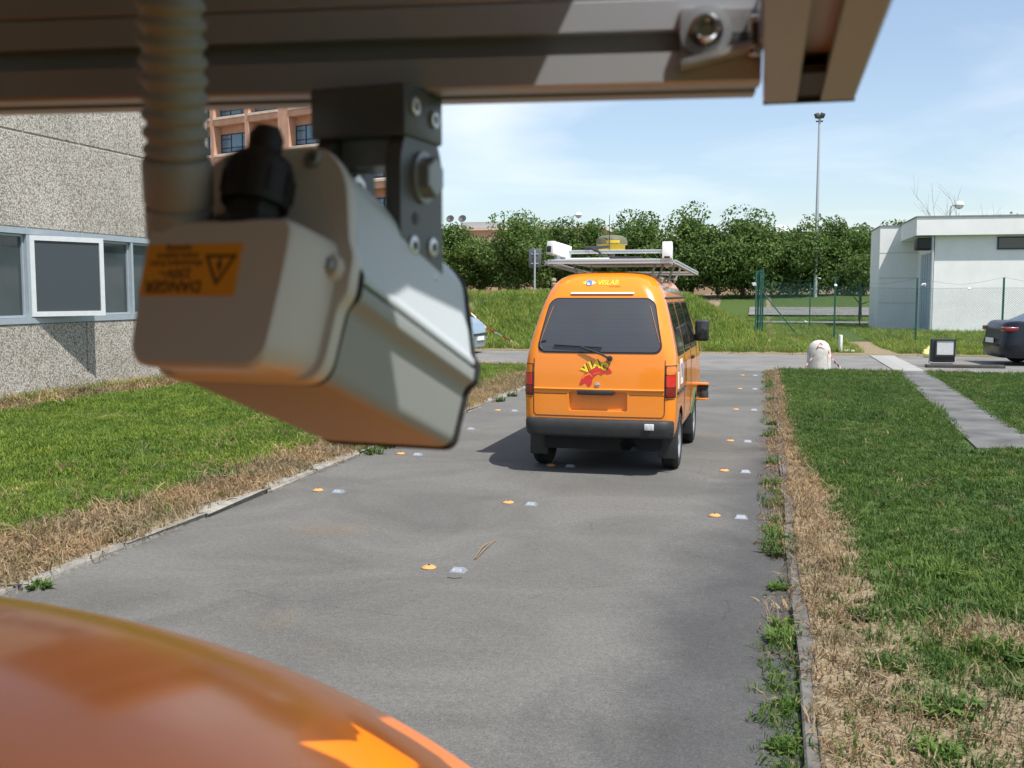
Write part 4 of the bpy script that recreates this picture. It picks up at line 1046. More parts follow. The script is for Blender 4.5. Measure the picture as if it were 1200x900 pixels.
# bumper
def bump_ring(z, grow):
    pts = []
    for k in range(31):
        x = -.70 + 1.40 * k / 30; pts.append(Vector((x * (1 + grow * .2), 0.0, z)))
    return pts
bz = [(.352, .035), (.372, .012), (.43, .0), (.485, .0), (.508, .014), (.514, .05)]
rg = []
for z, inn in bz:
    w = .680 - inn * .5; r_ = .12; y0 = inn + .01; ring_ = []
    ring_.append(Vector((-w, .30, z)))
    for k in range(7): a = math.pi / 2 * k / 6; ring_.append(Vector((-w + r_ - r_ * math.cos(a), y0 + .02 + r_ - r_ * math.sin(a), z)))
    for k in range(1, 12): x = (-w + r_) + 2 * (w - r_) * k / 12; ring_.append(Vector((x, y0 + .02 * (abs(x) / (w - r_)) ** 2, z)))
    for k in range(7): a = math.pi / 2 * k / 6; ring_.append(Vector((w - r_ + r_ * math.sin(a), y0 + .02 + r_ - r_ * math.cos(a), z)))
    ring_.append(Vector((w, .30, z))); ring_.append(Vector((w - .09, .30, z))); ring_.append(Vector((-w + .09, .30, z)))
    rg.append(ring_)
m_ = MB(); m_.rings(rg); bu = m_.build('bumper', 'bumper', van)
m_ = MB(); m_.box((.475, -.002, .462), (.085, .02, .058), bevel=.006); fo = m_.build('reversing_lamp', 'lens_clear', bu)
# underbody
m_ = MB(); m_.box((0, 1.6, .29), (1.05, 2.7, .16)); m_.tube([(-.48, AX_R, WR), (.48, AX_R, WR)], .05, 10); m_.tube([(.25, .25, .26), (.25, 1.0, .26)], .07, 12); m_.tube([(.32, .10, .24), (.32, .4, .25)], .022, 10); m_.build('underbody', 'under', van)
# wheels and mudflaps
def wheel_parts(parent, x, y, s, r_=WR, w=.155):
    T = Matrix.Translation((x, y, r_)) @ Matrix.Rotation(R(90) * s, 4, 'Y')
    a = MB(); pr = [(r_ * .66, -w / 2), (r_ * .90, -w / 2), (r_ * .975, -w * .40), (r_, -w * .28)]
    for g_ in (-.14, 0, .14): pr += [(r_, w * (g_ - .03)), (r_ - .008, w * (g_ - .025)), (r_ - .008, w * (g_ + .025)), (r_, w * (g_ + .03))]
    pr += [(r_, w * .28), (r_ * .975, w * .40), (r_ * .90, w / 2), (r_ * .66, w / 2), (r_ * .66, -w / 2)]
    a.lathe(pr, 40, T=T); wo_ = a.build('wheel', 'rubber', parent)
    b_ = MB(); b_.lathe([(r_ * .665, -w * .4), (r_ * .665, w * .46), (r_ * .60, w * .44), (r_ * .52, w * .30), (r_ * .40, w * .34), (r_ * .20, w * .40), (r_ * .15, w * .46), (.001, w * .48)], 32, T=T); b_.build('rim', 'rim', wo_)
    c_ = MB()
    for k in range(8):
        a_ = 2 * math.pi * k / 8; p0 = T @ Vector((r_ * .46 * math.cos(a_), r_ * .46 * math.sin(a_), w * .28)); p1 = T @ Vector((r_ * .46 * math.cos(a_), r_ * .46 * math.sin(a_), w * .335)); c_.tube([p0, p1], .018, 8)
    c_.build('rim_vents', 'under', wo_)
    return wo_
for ya in (AX_R, AX_F):
    for s in (-1, 1):
        wheel_parts(van, s * .612, ya, s)
        f_ = MB(); f_.box((s * .60, ya - .315, .285), (.17, .012, .30), bevel=.004); f_.build('mudflap', 'black_plastic', van)
# side windows, doors, mirrors, trim
for s in (-1, 1):
    sp = lambda off, s=s: side_pt(s, off)
    for (nm_, ya, yb, yt0, yt1) in (('quarter_window', .42, 1.00, .50, 1.02), ('sliding_door_window', 1.10, 1.74, 1.12, 1.72), ('door_window', 1.84, 2.66, 1.82, 2.40)):
        w_ = pane(nm_, sp, 1.07, 1.56, lin(1.07, ya, 1.56, yt0), lin(1.07, yb, 1.56, yt1), .05, 'rubber', van, .004, 10, 10)
        pane('glass', sp, 1.085, 1.545, lin(1.07, ya + .015, 1.56, yt0 + .015), lin(1.07, yb - .015, 1.56, yt1 - .015), .045, 'side_glass', w_, .007, 10, 10)
    for (y_, z0, z1) in ((1.04, .42, 1.60), (1.79, .42, 1.60)):
        m2 = MB(); m2.tube([sp(-.001)(y_, z) for z in np.linspace(z0, z1, 14)], .005, 5); m2.build('door_gap', 'gap', van)
    m2 = MB(); m2.tube([sp(.002)(y_, 1.60) for y_ in np.linspace(.45, 2.5, 12)], .010, 6); m2.build('rain_gutter', 'black_plastic', van)
    m2 = MB(); m2.tube([sp(.004)(y_, .745) for y_ in np.linspace(.24, 1.02, 6)], .014, 6); m2.build('side_rail', 'black_plastic', van)
    m2 = MB(); m2.box((s * (lv(.98)[0] + .012), 1.88, .98), (.03, .13, .035), bevel=.008); m2.build('door_handle', 'black_plastic', van)
    mi = MB(); mi.box((s * .752, 2.52, 1.235), (.15, .085, .235), bevel=.025, seg=3); mi.tube([(s * .64, 2.56, 1.16), (s * .72, 2.53, 1.18)], .022, 8); mo = mi.build('mirror', 'black_plastic', van)
    mg = MB(); mg.box((s * .752, 2.474, 1.235), (.115, .006, .185), bevel=.002); mg.build('mirror_glass', 'side_glass', mo)
    # scanner carried between two orange plates ahead of the front wheel arch
    br = MB(); br.box((s * .745, 2.74, .625), (.15, .14, .022), bevel=.004); br.box((s * .745, 2.74, .455), (.15, .14, .022), bevel=.004); bo_ = br.build('scanner_bracket', 'orange', van)
    sc_ = MB(); sc_.lathe([(.055, .467), (.055, .53), (.05, .54), (.05, .57), (.055, .58), (.055, .613)], 20, T=Matrix.Translation((s * .765, 2.74, 0))); sc_.box((s * .70, 2.74, .54), (.06, .09, .12)); sc_.build('scanner', 'black_plastic', bo_)
    ar = MB(); ar.tube([sp(.004)(AX_F + .335 * math.cos(a), WR + .335 * math.sin(a)) for a in np.linspace(R(95), R(165), 8)], .012, 5); ar.build('green_mark', 'green_print', van)
sp = lambda off: side_pt(1, off)
m2 = MB(); patch(m2, side_pt(1, .003), .78, .93, lambda z: .30, lambda z: .42, 2, 2, side_pt(1, -.002)); m2.build('white_label', 'white_print', van, recalc=False)
m2 = MB(); patch(m2, side_pt(1, .003), .80, 1.03, lambda z: .58, lambda z: .80, 2, 2, side_pt(1, -.002)); po = m2.build('side_poster', 'white_print', van, recalc=False)
m2 = MB(); patch(m2, side_pt(1, .0045), .86, .99, lambda z: .63, lambda z: .75, 2, 2); m2.build('poster_picture', 'blue_print', po, recalc=False)
m2 = MB(); patch(m2, side_pt(1, .003), .78, 1.0, lambda z: 1.15, lambda z: 1.20, 2, 2); m2.build('dark_stripe', 'black_print', van, recalc=False)
# windscreen and front lamps (front of the van)
def front_pt(off):
    def f(x, z):
        w, yr, yf, rr_, rf = lv(z); return Vector((x, yf + .05 * (1 - min(1, abs(x) / (w - rf)) ** 2) + off, z))
    return f
pane('windscreen', front_pt, 1.05, 1.60, lin(1.05, -.47, 1.6, -.35), lin(1.05, .47, 1.6, .35), .06, 'side_glass', van, .006)
for s in (-1, 1):
    h_ = MB(); h_.lathe([(.085, -.02), (.085, .03), (.06, .045), (.001, .05)], 20, T=Matrix.Translation((s * .42, 3.30, .72)) @ Matrix.Rotation(R(-90), 4, 'X')); h_.build('headlamp', 'lens_clear', van)
# lettering on the hatch: arched yellow word above a red map-like emblem
emb = MB(); EC = (-.075, .815)
def e_pt(px_, py_, off=.004):                                  # emblem drawn in units of the hatch photograph
    x = -.028 + (px_ - 400) * .00100 * .60 ; z = .935 - (py_ - 350) * .00100 * .62
    return x, z
red = [(165, 520), (175, 490), (200, 440), (215, 405), (245, 370), (275, 345), (320, 325), (360, 300), (410, 282), (460, 272), (520, 275), (570, 285), (620, 290), (640, 320), (662, 342), (630, 362), (590, 368), (560, 358), (530, 360), (510, 378), (495, 392), (480, 372), (440, 372), (415, 392), (385, 412), (370, 440), (355, 470), (358, 505), (340, 540), (310, 560), (285, 545), (272, 512), (245, 500), (225, 522), (195, 532), (172, 540)]
def tri_print(name, poly, mat, off, parent):
    bm = bmesh.new(); vs = [bm.verts.new((*e_pt(a, b), 0)) for a, b in poly]; f_ = bm.faces.new(vs); bmesh.ops.triangulate(bm, faces=[f_])
    bm.verts.index_update(); v2 = [(v.co.x, v.co.y) for v in bm.verts]; fs = [tuple(v.index for v in f.verts) for f in bm.faces]; bm.free()
    return print_on(name, v2, fs, lambda x, z: rear_pt(off)(x, z), mat, parent)
em = tri_print('hatch_emblem', red, 'red_print', .004, van)
tri_print('emblem_gap', [(205, 445), (225, 400), (280, 372), (310, 360), (330, 372), (365, 410), (355, 420), (325, 388), (290, 395), (240, 420), (215, 450)], 'orange', .0052, em)
tri_print('emblem_gap', [(370, 370), (440, 355), (480, 350), (478, 357), (440, 364), (385, 378)], 'orange', .0052, em)
cx, cy, rad_ = 430, 470, 235
for ch_, ang, sc_ in (('V', 47, 1.0), ('I', 24, 1.0), ('A', 1, 1.0), ('C', -27, 1.0)):
    vs, fs = text_mesh(ch_, 150, 9)
    for (dx, dy, mt, off, nm_) in ((14, -8, 'black_print', .0048, 'letter_shadow'), (0, 0, 'yellow', .0060, 'letter')):
        a = R(ang); out = []
        for (x, y) in vs:
            X, Y_ = x * math.cos(a) - y * math.sin(a), x * math.sin(a) + y * math.cos(a)
            out.append(e_pt(cx - rad_ * math.sin(a) + X + dx, cy - rad_ * math.cos(a) - Y_ - dy * -1))
        print_on(nm_, out, fs, lambda x, z, off=off: rear_pt(off)(x, z), mt, em)
# name over the rear window
def put_text(s, x0, z0, size, mat, name, bold=0.0, off=.004, shear=0.0, parent=van, align='LEFT'):
    vs, fs = text_mesh(s, size, bold, align, shear); return print_on(name, [(x0 + x, z0 + y) for x, y in vs], fs, rear_pt(off), mat, parent)
wm = put_text('VISLAB', -.055, 1.742, .064, 'logo_yellow', 'roof_lettering', .0012)
put_text('www.vislab.it', .055, 1.708, .020, 'black_print', 'small_lettering', 0, parent=wm)
def eye(a, b, x0, z0, n=20): return [(x0 + a * math.cos(2 * math.pi * k / n), z0 + b * math.sin(2 * math.pi * k / n)) for k in range(n)]
for (poly, mt, off, nm_) in (([(-.20, 1.742), (-.165, 1.757), (-.13, 1.765), (-.10, 1.757), (-.07, 1.742), (-.10, 1.727), (-.13, 1.719), (-.165, 1.727)], 'yellow', .004, 'eye_logo'), ([(-.13, 1.765), (-.10, 1.757), (-.07, 1.742), (-.10, 1.727), (-.13, 1.719)], 'white_print', .005, 'eye_white'), (eye(.032, .027, -.135, 1.742), 'blue_print', .006, 'eye_iris')):
    print_on(nm_, poly, [tuple(range(len(poly)))], rear_pt(off), mt, wm)

# ------------------------------------------------------------------ T-slot aluminium profile
def slot_poly(w, slot=.26):
    h = w / 2; s = w * slot / 2; lip = w * .11; und = w * .21; dep = w * .27; c = w * .03
    side = [(-h + c, -h), (-s, -h), (-s, -h + lip), (-und, -h + lip), (-und * .72, -h + dep), (und * .72, -h + dep), (und, -h + lip), (s, -h + lip), (s, -h), (h - c, -h)]
    out = []
    for k in range(4):
        a = k * math.pi / 2; out += [(x * math.cos(a) - y * math.sin(a), x * math.sin(a) + y * math.cos(a)) for x, y in side]
    return out
def frame_from(axis_, up):                                     # matrix whose Z is axis_, Y close to up
    z = Vector(axis_).normalized(); x = Vector(up).cross(z).normalized(); y = z.cross(x)
    m_ = Matrix.Identity(4)
    for i in range(3): m_[i][0], m_[i][1], m_[i][2] = x[i], y[i], z[i]
    return m_
def beam(name, p0, p1, w, mat, parent, up=(0, 0, 1)):
    p0, p1 = Vector(p0), Vector(p1); mb_ = MB(); mb_.prism(slot_poly(w), 0, (p1 - p0).length, Matrix.Translation(p0) @ frame_from(p1 - p0, up)); return mb_.build(name, mat, parent)

# rack carried by the van ahead
rk = thing('van_roof_rack', 'aluminium profile rack with grey plates on the roof of the orange van', 'roof rack', Matrix.Translation((-1.43, 9.7, 1.85)))
beam('rear_cross_beam', (-.58, 0, .092), (.58, 0, .092), .042, 'alu_van', rk)
beam('rear_cross_beam', (-.58, .055, .100), (.58, .055, .100), .035, 'alu_van', rk)
beam('camera_cross_beam', (-.50, .2, .190), (.52, .2, .190), .035, 'alu_van', rk)
beam('side_beam', (.60, .02, .085), (.66, 2.35, .02), .042, 'alu_van', rk)
beam('side_beam', (-.60, .02, .085), (-.60, 2.35, .02), .042, 'alu_van', rk)
beam('front_cross_beam', (-.60, 2.38, .02), (.68, 2.38, .02), .042, 'alu_van', rk)
mb = MB(); mb.box((0, 1.15, .10), (1.12, 2.2, .012), rot=None); o = mb.build('top_plate', 'white_plastic', rk); 
mb = MB(); mb.box((-.22, .18, .118), (.42, .22, .022), bevel=.008); mb.build('white_box', 'white_plastic', rk)
for (x, y) in ((-.42, .35), (.48, .55), (.56, .95), (.60, 1.35), (-.44, 1.5), (.44, .2)):
    mb = MB(); mb.tube([(x * .82, y, -.10), (x * .95, y, .085)], .012, 8); mb.box((x * .82, y, -.06), (.06, .05, .02)); mb.build('rack_leg', 'steel', rk)
for x in (-.48, .50):
    mb = MB(); mb.box((x, .19, .140), (.03, .03, .09)); mb.build('upright', 'alu_van', rk)
mb = MB(); mb.tube([(-.27, .20, .225), (-.2, .16, .222), (-.12, .14, .19), (-.07, .12, .14), (-.0, .12, .128), (.3, .12, .128)], .012, 7); mb.tube([(-.27, .22, .226), (-.15, .30, .235), (-.08, .5, .25)], .016, 7); mb.build('cable', 'black_plastic', rk)
for (nm_, px_, py_, w_, h_, yaw_, lab) in (('camera_housing', 648, 291, .085, .125, -25, 'small white camera housing on the left end of the van roof rack'), ('camera_housing', 782, 294, .095, .16, 4, 'small white camera housing on the right end of the van roof rack')):
    p = at_y(px_, py_, 9.72); cz = thing(nm_, lab, 'camera', Matrix.Translation(p) @ rotz(R(yaw_)) @ Matrix.Rotation(R(-8), 4, 'X'), 'white cameras on the van rack')
    mb = MB(); mb.box((0, .10, 0), (w_, .30, h_), bevel=.010); co = mb.build('case', 'white_plastic', cz)
    mb = MB(); mb.box((-.005 if yaw_ < 0 else 0, -.054, -h_ * .12 if yaw_ < 0 else -h_ * .42), (w_ * .55, .012, h_ * (.45 if yaw_ < 0 else .12)), bevel=.004); mb.build('rear_cap', 'black_plastic', co)
    mb = MB(); mb.box((0, .08, -h_ / 2 - .03), (.035, .05, .07)); mb.build('foot', 'steel', cz)
gp = thing('satellite_antenna', 'yellow and dark round satellite antenna on top of the van rack', 'antenna', Matrix.Translation((-1.52, 10.5, 1.96)))
mb = MB(); mb.lathe([(.115, .10), (.135, .125), (.135, .17), (.15, .172)], 28); mb.build('base', 'gps_yellow', gp)
mb = MB(); mb.lathe([(.158, .172), (.158, .205), (.145, .238), (.10, .262), (.04, .27), (.001, .272)], 28); to_ = mb.build('dome', 'gps_grey', gp)
mb = MB(); mb.box((.035, -.152, .195), (.13, .012, .03), bevel=.003); mb.build('label_band', 'gps_yellow', to_)
mb = MB(); mb.tube([(0, 0, -.02), (0, 0, .11)], .03, 10); mb.build('stem', 'dark_metal', gp)
mb = MB(); mb.tube([(0, -.17, .0), (0, -.17, .46)], [.006, .003], 6); mb.build('whip_aerial', 'black_plastic', gp)

# ------------------------------------------------------------------ parked cars
def car(name, label, loc, rz, paint, L=4.3, lamp_rear=True):
    c = thing(name, label, 'car', Matrix.Translation(loc) @ rotz(rz))       # local +X = forward, origin at rear-bottom centre
    prof = [(0.18, .06, .03), (.30, .0, .0), (.50, -.02, -.02), (.62, .02, .02), (.80, .04, .08), (.92, .07, .22), (.98, .12, .42), (1.01, .20, .62)]
    rg = []
    for z, rear, front in prof:
        w = .84 - .10 * max(0, (z - .55)) ** 1.0 * .8 - (.05 if z < .25 else 0); x0, x1 = rear, L - front; r_ = .34; pts = []
        for (cx_, cy_, a0) in ((x1 - r_, w - r_, 0), (x0 + r_, w - r_, 90), (x0 + r_, -w + r_, 180), (x1 - r_, -w + r_, 270)):
            for k in range(9): a = R(a0 + 90 * k / 8); pts.append(Vector((cx_ + r_ * math.cos(a), cy_ + r_ * math.sin(a) * (.99), z)))
        rg.append(pts)
    mb_ = MB(); mb_.rings(rg); bd = mb_.build('body', [paint, 'under'], c, sharp=45)
    cu_ = []
    bpy.context.view_layer.update()
    for xx in (.82, L - .82):
        for s in (-1, 1):
            q = MB(); q.lathe([(.345, 0), (.345, .4)], 30, T=Matrix.Translation((xx, s * .58, .31)) @ Matrix.Rotation(R(-90) * s, 4, 'X'), m=1, smooth=False); k_ = q.build('cutter', [paint, 'under']); k_.matrix_world = c.matrix_world.copy(); cu_.append(k_)
    for k_ in cu_:
        md = bd.modifiers.new('cut', 'BOOLEAN'); md.object = k_; md.operation = 'DIFFERENCE'; md.solver = 'EXACT'
    bpy.context.view_layer.update(); nm_ = bpy.data.meshes.new_from_object(bd.evaluated_get(bpy.context.evaluated_depsgraph_get())); bd.modifiers.clear(); bd.data = nm_
    for k_ in cu_: bpy.data.objects.remove(k_)
    for p_ in nm_.polygons: p_.use_smooth = True
    nm_.set_sharp_from_angle(angle=R(32))
    # greenhouse
    gh = [(.95, .38, 1.30, .74), (1.10, .74, 1.62, .69), (1.30, 1.12, 1.98, .62), (1.38, 1.35, 2.20, .56), (1.40, 1.55, 2.4, .45)]; rg = []
    for z, a_, b_, w in gh:
        pts = []; r_ = .16; x0, x1 = a_, L - b_
        for (cx_, cy_, a0) in ((x1 - r_, w - r_, 0), (x0 + r_, w - r_, 90), (x0 + r_, -w + r_, 180), (x1 - r_, -w + r_, 270)):
            for k in range(6): a = R(a0 + 90 * k / 5); pts.append(Vector((cx_ + r_ * math.cos(a), cy_ + r_ * math.sin(a), z)))
        rg.append(pts)
    mb_ = MB(); mb_.rings(rg[:3], cap1=False); mb_.build('windows', 'side_glass', c)
    mb_ = MB(); mb_.rings(rg[2:], cap0=False); mb_.build('roof', paint, c)
    for xx, s in ((.82, 1), (.82, -1), (L - .82, 1), (L - .82, -1)):
        T = Matrix.Translation((xx, s * .72, .31)) @ Matrix.Rotation(R(-90) * s, 4, 'X'); a = MB()
        a.lathe([(.20, -.09), (.28, -.09), (.305, -.06), (.31, -.02), (.31, .02), (.305, .06), (.28, .09), (.20, .09), (.20, -.09)], 32, T=T); wo_ = a.build('wheel', 'rubber', c)
        a = MB(); a.lathe([(.205, -.05), (.205, .075), (.18, .07), (.14, .04), (.05, .07), (.001, .075)], 28, T=T); a.build('rim', 'rim', wo_)
    mb_ = MB()
    for s in (-1, 1):
        mb_ = MB(); mb_.box((.19, s * .66, .83), (.32, .30, .11), bevel=.03, seg=3); mb_.build('tail_lamp', 'lens_darkred', c)
        mb_ = MB(); mb_.box((L - .25, s * .62, .66), (.36, .34, .13), bevel=.04, seg=3); mb_.build('headlamp', 'lens_clear', c)
        mb_ = MB(); mb_.box((L / 2 + .45, s * .88, .98), (.12, .14, .10), bevel=.03); mb_.build('mirror', paint, c)
    mb_ = MB(); mb_.box((-.035, 0, .56), (.02, .52, .11)); mb_.build('number_plate', 'white_print', c)
    mb_ = MB(); mb_.box((L + .01, 0, .42), (.05, .52, .11)); mb_.build('number_plate', 'white_print', c)
    for x_ in (.0, L): 
        mb_ = MB(); mb_.box((x_ + (-.02 if x_ < 1 else .025), 0, .47 if x_ < 1 else .53), (.03, 1.10, .05), bevel=.01); mb_.build('bumper_strip', 'bumper', c)
    return c
car('parked_car', 'dark navy car parked at the right edge with its tail showing', (5.12, 26.0, 0.0), R(6), 'car_navy')
car('parked_car', 'light blue car mostly hidden behind the hanging camera housing', (-11.80, 27.35, 0.0), R(-3), 'car_blue')

# ------------------------------------------------------------------ following orange vehicle (its roof fills the lower left corner)
VY = R(6.3)
XC, YC, ZT, CC, AA, BB, NN = -0.684, -0.520, 1.565, 0.3134, 0.789, 1.435, 3.64
own = thing('near_orange_vehicle', 'glossy orange vehicle roof close to the camera at the lower left', 'vehicle', Matrix.Translation((XC, YC, 0)) @ rotz(VY))
def se(t, a, b): 
    c_, s_ = math.cos(t), math.sin(t); e = 2 / NN; return a * math.copysign(abs(c_) ** e, c_), b * math.copysign(abs(s_) ** e, s_)
NT = 128; rg = []
for s_ in np.linspace(0.03, 1, 44) ** .8:
    rg.append([Vector((*se(2 * math.pi * k / NT, AA * s_, BB * s_), ZT - CC * s_ ** NN)) for k in range(NT)])
mb = MB(); mb.rings(list(reversed(rg)), cap0=False); mb.build('roof', 'orange_roof', own, sharp=60)
def skirt(z): 
    g = 1 + .05 * smoothstep(1.25, .9, z) * -1 if False else 1 + .06 * (1 - smoothstep(.75, 1.25, z)); return AA * g, BB * g
rg = [[Vector((*se(2 * math.pi * k / NT, *skirt(z)), z)) for k in range(NT)] for z in (.32, .45, .7, .8, .95, 1.1, 1.2, ZT - CC)]
mb = MB(); mb.rings(rg, cap1=False); mb.build('body', 'orange_roof', own, sharp=60)
def glass_band(name, t0, t1, z0, z1):
    g = []; h = []; nz, nx = 4, 24
    for i in range(nz + 1):
        z = z0 + (z1 - z0) * i / nz
        for j in range(nx + 1):
            t_ = R(t0 + (t1 - t0) * j / nx); a, b = skirt(z); g.append(Vector((*se(t_, a + .006, b + .006), z)))
    m2 = MB(); m2.add(g, [(i * (nx + 1) + j, i * (nx + 1) + j + 1, (i + 1) * (nx + 1) + j + 1, (i + 1) * (nx + 1) + j) for i in range(nz) for j in range(nx)], 0, True); m2.build(name, 'side_glass', own, recalc=False)
glass_band('windscreen', 65, 115, .88, 1.22); glass_band('side_window', 5, 50, .90, 1.2); glass_band('side_window', 130, 175, .90, 1.2)
for (x, y) in ((.70, .85), (-.70, .85), (.70, -.85), (-.70, -.85)): wheel_parts(own, x, y, 1 if x > 0 else -1)

# its roof rack: cross beam overhead, long beam at its right end
tdir = Vector((math.cos(VY), math.sin(VY), 0)); ndir = Vector((-math.sin(VY), math.cos(VY), 0)); zdir = Vector((0, 0, 1))
B0 = at(892, 96, 0.48)                                          # right end of the near lower edge
BWD = 0.040
ctr0 = B0 + ndir * BWD / 2 + zdir * BWD / 2
RKM = Matrix.Identity(4)
for i in range(3): RKM[i][0], RKM[i][1], RKM[i][2], RKM[i][3] = tdir[i], ndir[i], zdir[i], ctr0[i]
rack = thing('camera_rack', 'aluminium slotted-profile rack crossing the top of the view', 'rack', RKM)
RKI = RKM.inverted()
beam('cross_beam', (-1.25, 0, 0), (0, 0, 0), BWD, 'alu', rack)
beam('cross_beam', (-1.25, 0, BWD + .0004), (0, 0, BWD + .0004), BWD, 'alu', rack)
# long beam
LB_dir = (ray(893, 395)).normalized(); LW = 0.045
e_far = at(947.5, 119, 0.525); up_l = Vector((0, 0, 1)); sd = LB_dir.cross(up_l).normalized(); up_l = sd.cross(LB_dir)
cfar = e_far + up_l * LW / 2
beam('long_beam', RKI @ (cfar - LB_dir * 0.80), RKI @ cfar, LW, 'alu', rack, up=(RKI.to_3x3() @ up_l))
mb = MB(); mb.box((0, -.012, 0), (LW * .25, .048, .004)); o = mb.build('slot_insert', 'black_plastic', rack)
mb = MB(); mb.box((0, .0165, LW / 2 - .004), (LW, .003, LW)); ec = mb.build('end_cap', 'black_plastic', rack)
o.matrix_local = ec.matrix_local = RKI @ (Matrix.Translation(e_far + up_l * .004 - LB_dir * .014) @ Matrix(((sd.x, LB_dir.x, up_l.x, 0), (sd.y, LB_dir.y, up_l.y, 0), (sd.z, LB_dir.z, up_l.z, 0), (0, 0, 0, 1))))
# second beam, higher and further left, and an added tray on it, cut to shade the foreground
beam('upper_beam', (-1.25, -.34, .085), (-.16, -.34, .085), BWD, 'alu', rack)
mb = MB(); mb.prism([(-1.25, -.75), (.09, -.75), (.09, -.155), (-.03, -.150), (-.075, -.165), (-.075, -.13), (-.052, -.045), (-.035, 0), (-.035, .13), (-1.25, .13)], .108, .114); mb.build('tray', 'alu_van', rack)
ec_ = thing('added_shade_case', 'added black box, unseen behind the camera, shading the near roof and rack', 'case', RKM)  # unseen box added to keep skylight from behind off the foreground
mb = MB(); mb.box((-.50, -.95, -.02), (1.30, .56, .40), bevel=.02); cs_ = mb.build('added_shade_case_shell', 'black_plastic', ec_)
for q in (-.6, -.2):
    mb = MB(); mb.box((q, -.664, .03), (.06, .02, .05), bevel=.004); mb.build('added_shade_case_latch', 'grey_metal', cs_)
for (x, y) in ((-1.2, -.30), (-.5, -.62), (-1.2, 0)):
    mb = MB(); mb.tube([(x, y, .03), (x, y, -.24)], .014, 10); mb.build('rack_leg', 'dark_metal', rack)
# zinc angle bracket with bolt on the cross beam's near face
pl_ = MB(); y_f = -BWD / 2
def on_face(px_, py_, dy=0.0):                                  # point of the beam's near face
    d = RKI.to_3x3() @ ray(px_, py_); o_ = RKI @ _c; t_ = (y_f + dy - o_.y) / d.y; return o_ + d * t_
q = [on_face(*p) for p in ((797, 12), (893, 12), (893, 60), (797, 86))]
pl_.prism([(v.x, v.z) for v in q], -y_f + .0, -y_f + .003, Matrix.Rotation(R(90), 4, 'X'))
pl_.prism([(q[3].x, q[3].z), (q[2].x, q[2].z), (q[2].x, q[2].z + .003), (q[3].x, q[3].z + .003)], -y_f, -y_f + .016, Matrix.Rotation(R(90), 4, 'X'))
xr_ = q[1].x
pl_.box((xr_ - .0015, y_f - .012, (q[1].z + q[2].z) / 2), (.003, .024, q[1].z - q[2].z))
ab = pl_.build('angle_bracket', 'zinc', rack)
bc = on_face(827, 38, -.004)
TB = Matrix.Translation(bc) @ Matrix.Rotation(R(90), 4, 'X')
mb = MB(); mb.lathe([(.0118, 0), (.0118, .0025), (.0070, .003)], 28, T=TB); mb.build('washer', 'grey_metal', ab)
mb = MB(); mb.lathe([(.0078, .003), (.0078, .0042), (.0055, .0046)], 28, T=TB); mb.build('spring_washer', 'chrome', ab)
mb = MB(); mb.lathe([(.0058, .0045), (.0058, .011), (.0050, .012), (.0032, .012), (.0030, .007), (.001, .007)], 24, T=TB); mb.build('bolt', 'chrome', ab)
sl = on_face(866, 43, -.0042); mb = MB(); mb.box(sl, (.012, .002, .004)); mb.build('slot', 'black_plastic', ab)
cl = on_face(884, 44, -.008); mb = MB(); mb.box(cl, (.006, .012, .018), bevel=.001); mb.box(cl + Vector((0, -.0065, 0)), (.003, .003, .010), m=1); mb.build('clip', ['chrome', 'black_plastic'], ab)

# ------------------------------------------------------------------ hanging camera housing
ax = ray(1027, 783).normalized(); rt = ax.cross(Vector((0, 0, 1))).normalized(); upv = rt.cross(ax)
HO = at(283, 312, .44)
HM = Matrix.Identity(4)
for i in range(3): HM[i][0], HM[i][1], HM[i][2], HM[i][3] = rt[i], ax[i], upv[i], HO[i]
hs = thing('hanging_camera_housing', 'large cream camera housing hanging upside down from the rack with an orange danger label', 'camera', HM)
mm = .001; X0 = 10.5                                            # symmetry axis in local millimetres
def hp(x, y, z): return Vector(((X0 + x) * mm, y * mm, z * mm))
def round_poly(pts, r_, n=5):
    out = []
    for i, p in enumerate(pts):
        p = Vector(p); a = Vector(pts[i - 1]); b = Vector(pts[(i + 1) % len(pts)]); rr_ = r_[i] if isinstance(r_, (list, tuple)) else r_
        u1 = (a - p).normalized(); u2 = (b - p).normalized(); d = min(rr_, (a - p).length * .49, (b - p).length * .49)
        s_, e_ = p + u1 * d, p + u2 * d
        for k in range(n + 1):
            t_ = k / n; out.append((s_ * (1 - t_) ** 2 + p * 2 * t_ * (1 - t_) + e_ * t_ ** 2))
    return out
def mirror_poly(right):                                         # right half bottom->top, closed by mirroring
    return right + [(-x, z) for x, z in reversed(right)]
# tray (lower body)
tray = round_poly(mirror_poly([(38.5, -49.5), (42, -18), (46.5, -14), (46.5, -7.5)]), [7, 3, 1.5, 1.0, 1.0, 1.5, 3, 7])
mb = MB(); mb.rings([[hp(p.x, y, p.y) for p in tray] for y in (3, 133)], smooth=True); mb.build('body_tray', 'housing_body', hs, sharp=25)
lid = round_poly(mirror_poly([(45.5, -5.5), (45.5, -2.5), (43, 0), (33, 40), (24, 50)]), [1, 1, 2, 5, 5, 5, 5, 2, 1, 1])
mb = MB(); mb.rings([[hp(p.x, y, p.y) for p in lid] for y in (3, 134)]); mb.build('lid', 'lid', hs, sharp=25)
groove = [(43.5, -8), (43.5, -5)]
mb = MB(); mb.box(hp(0, 68, -6.6), (87 * mm, 128 * mm, 3.2 * mm)); mb.build('seal_groove', 'rubber', hs)
front = round_poly(mirror_poly([(39.2, -50.2), (42.8, -18), (47.3, -14), (47.3, -3), (43.8, .5), (33.8, 40.5), (24.5, 50.8)]), [7, 3, 2, 2, 3, 5, 5, 5, 5, 3, 2, 2, 3, 7])
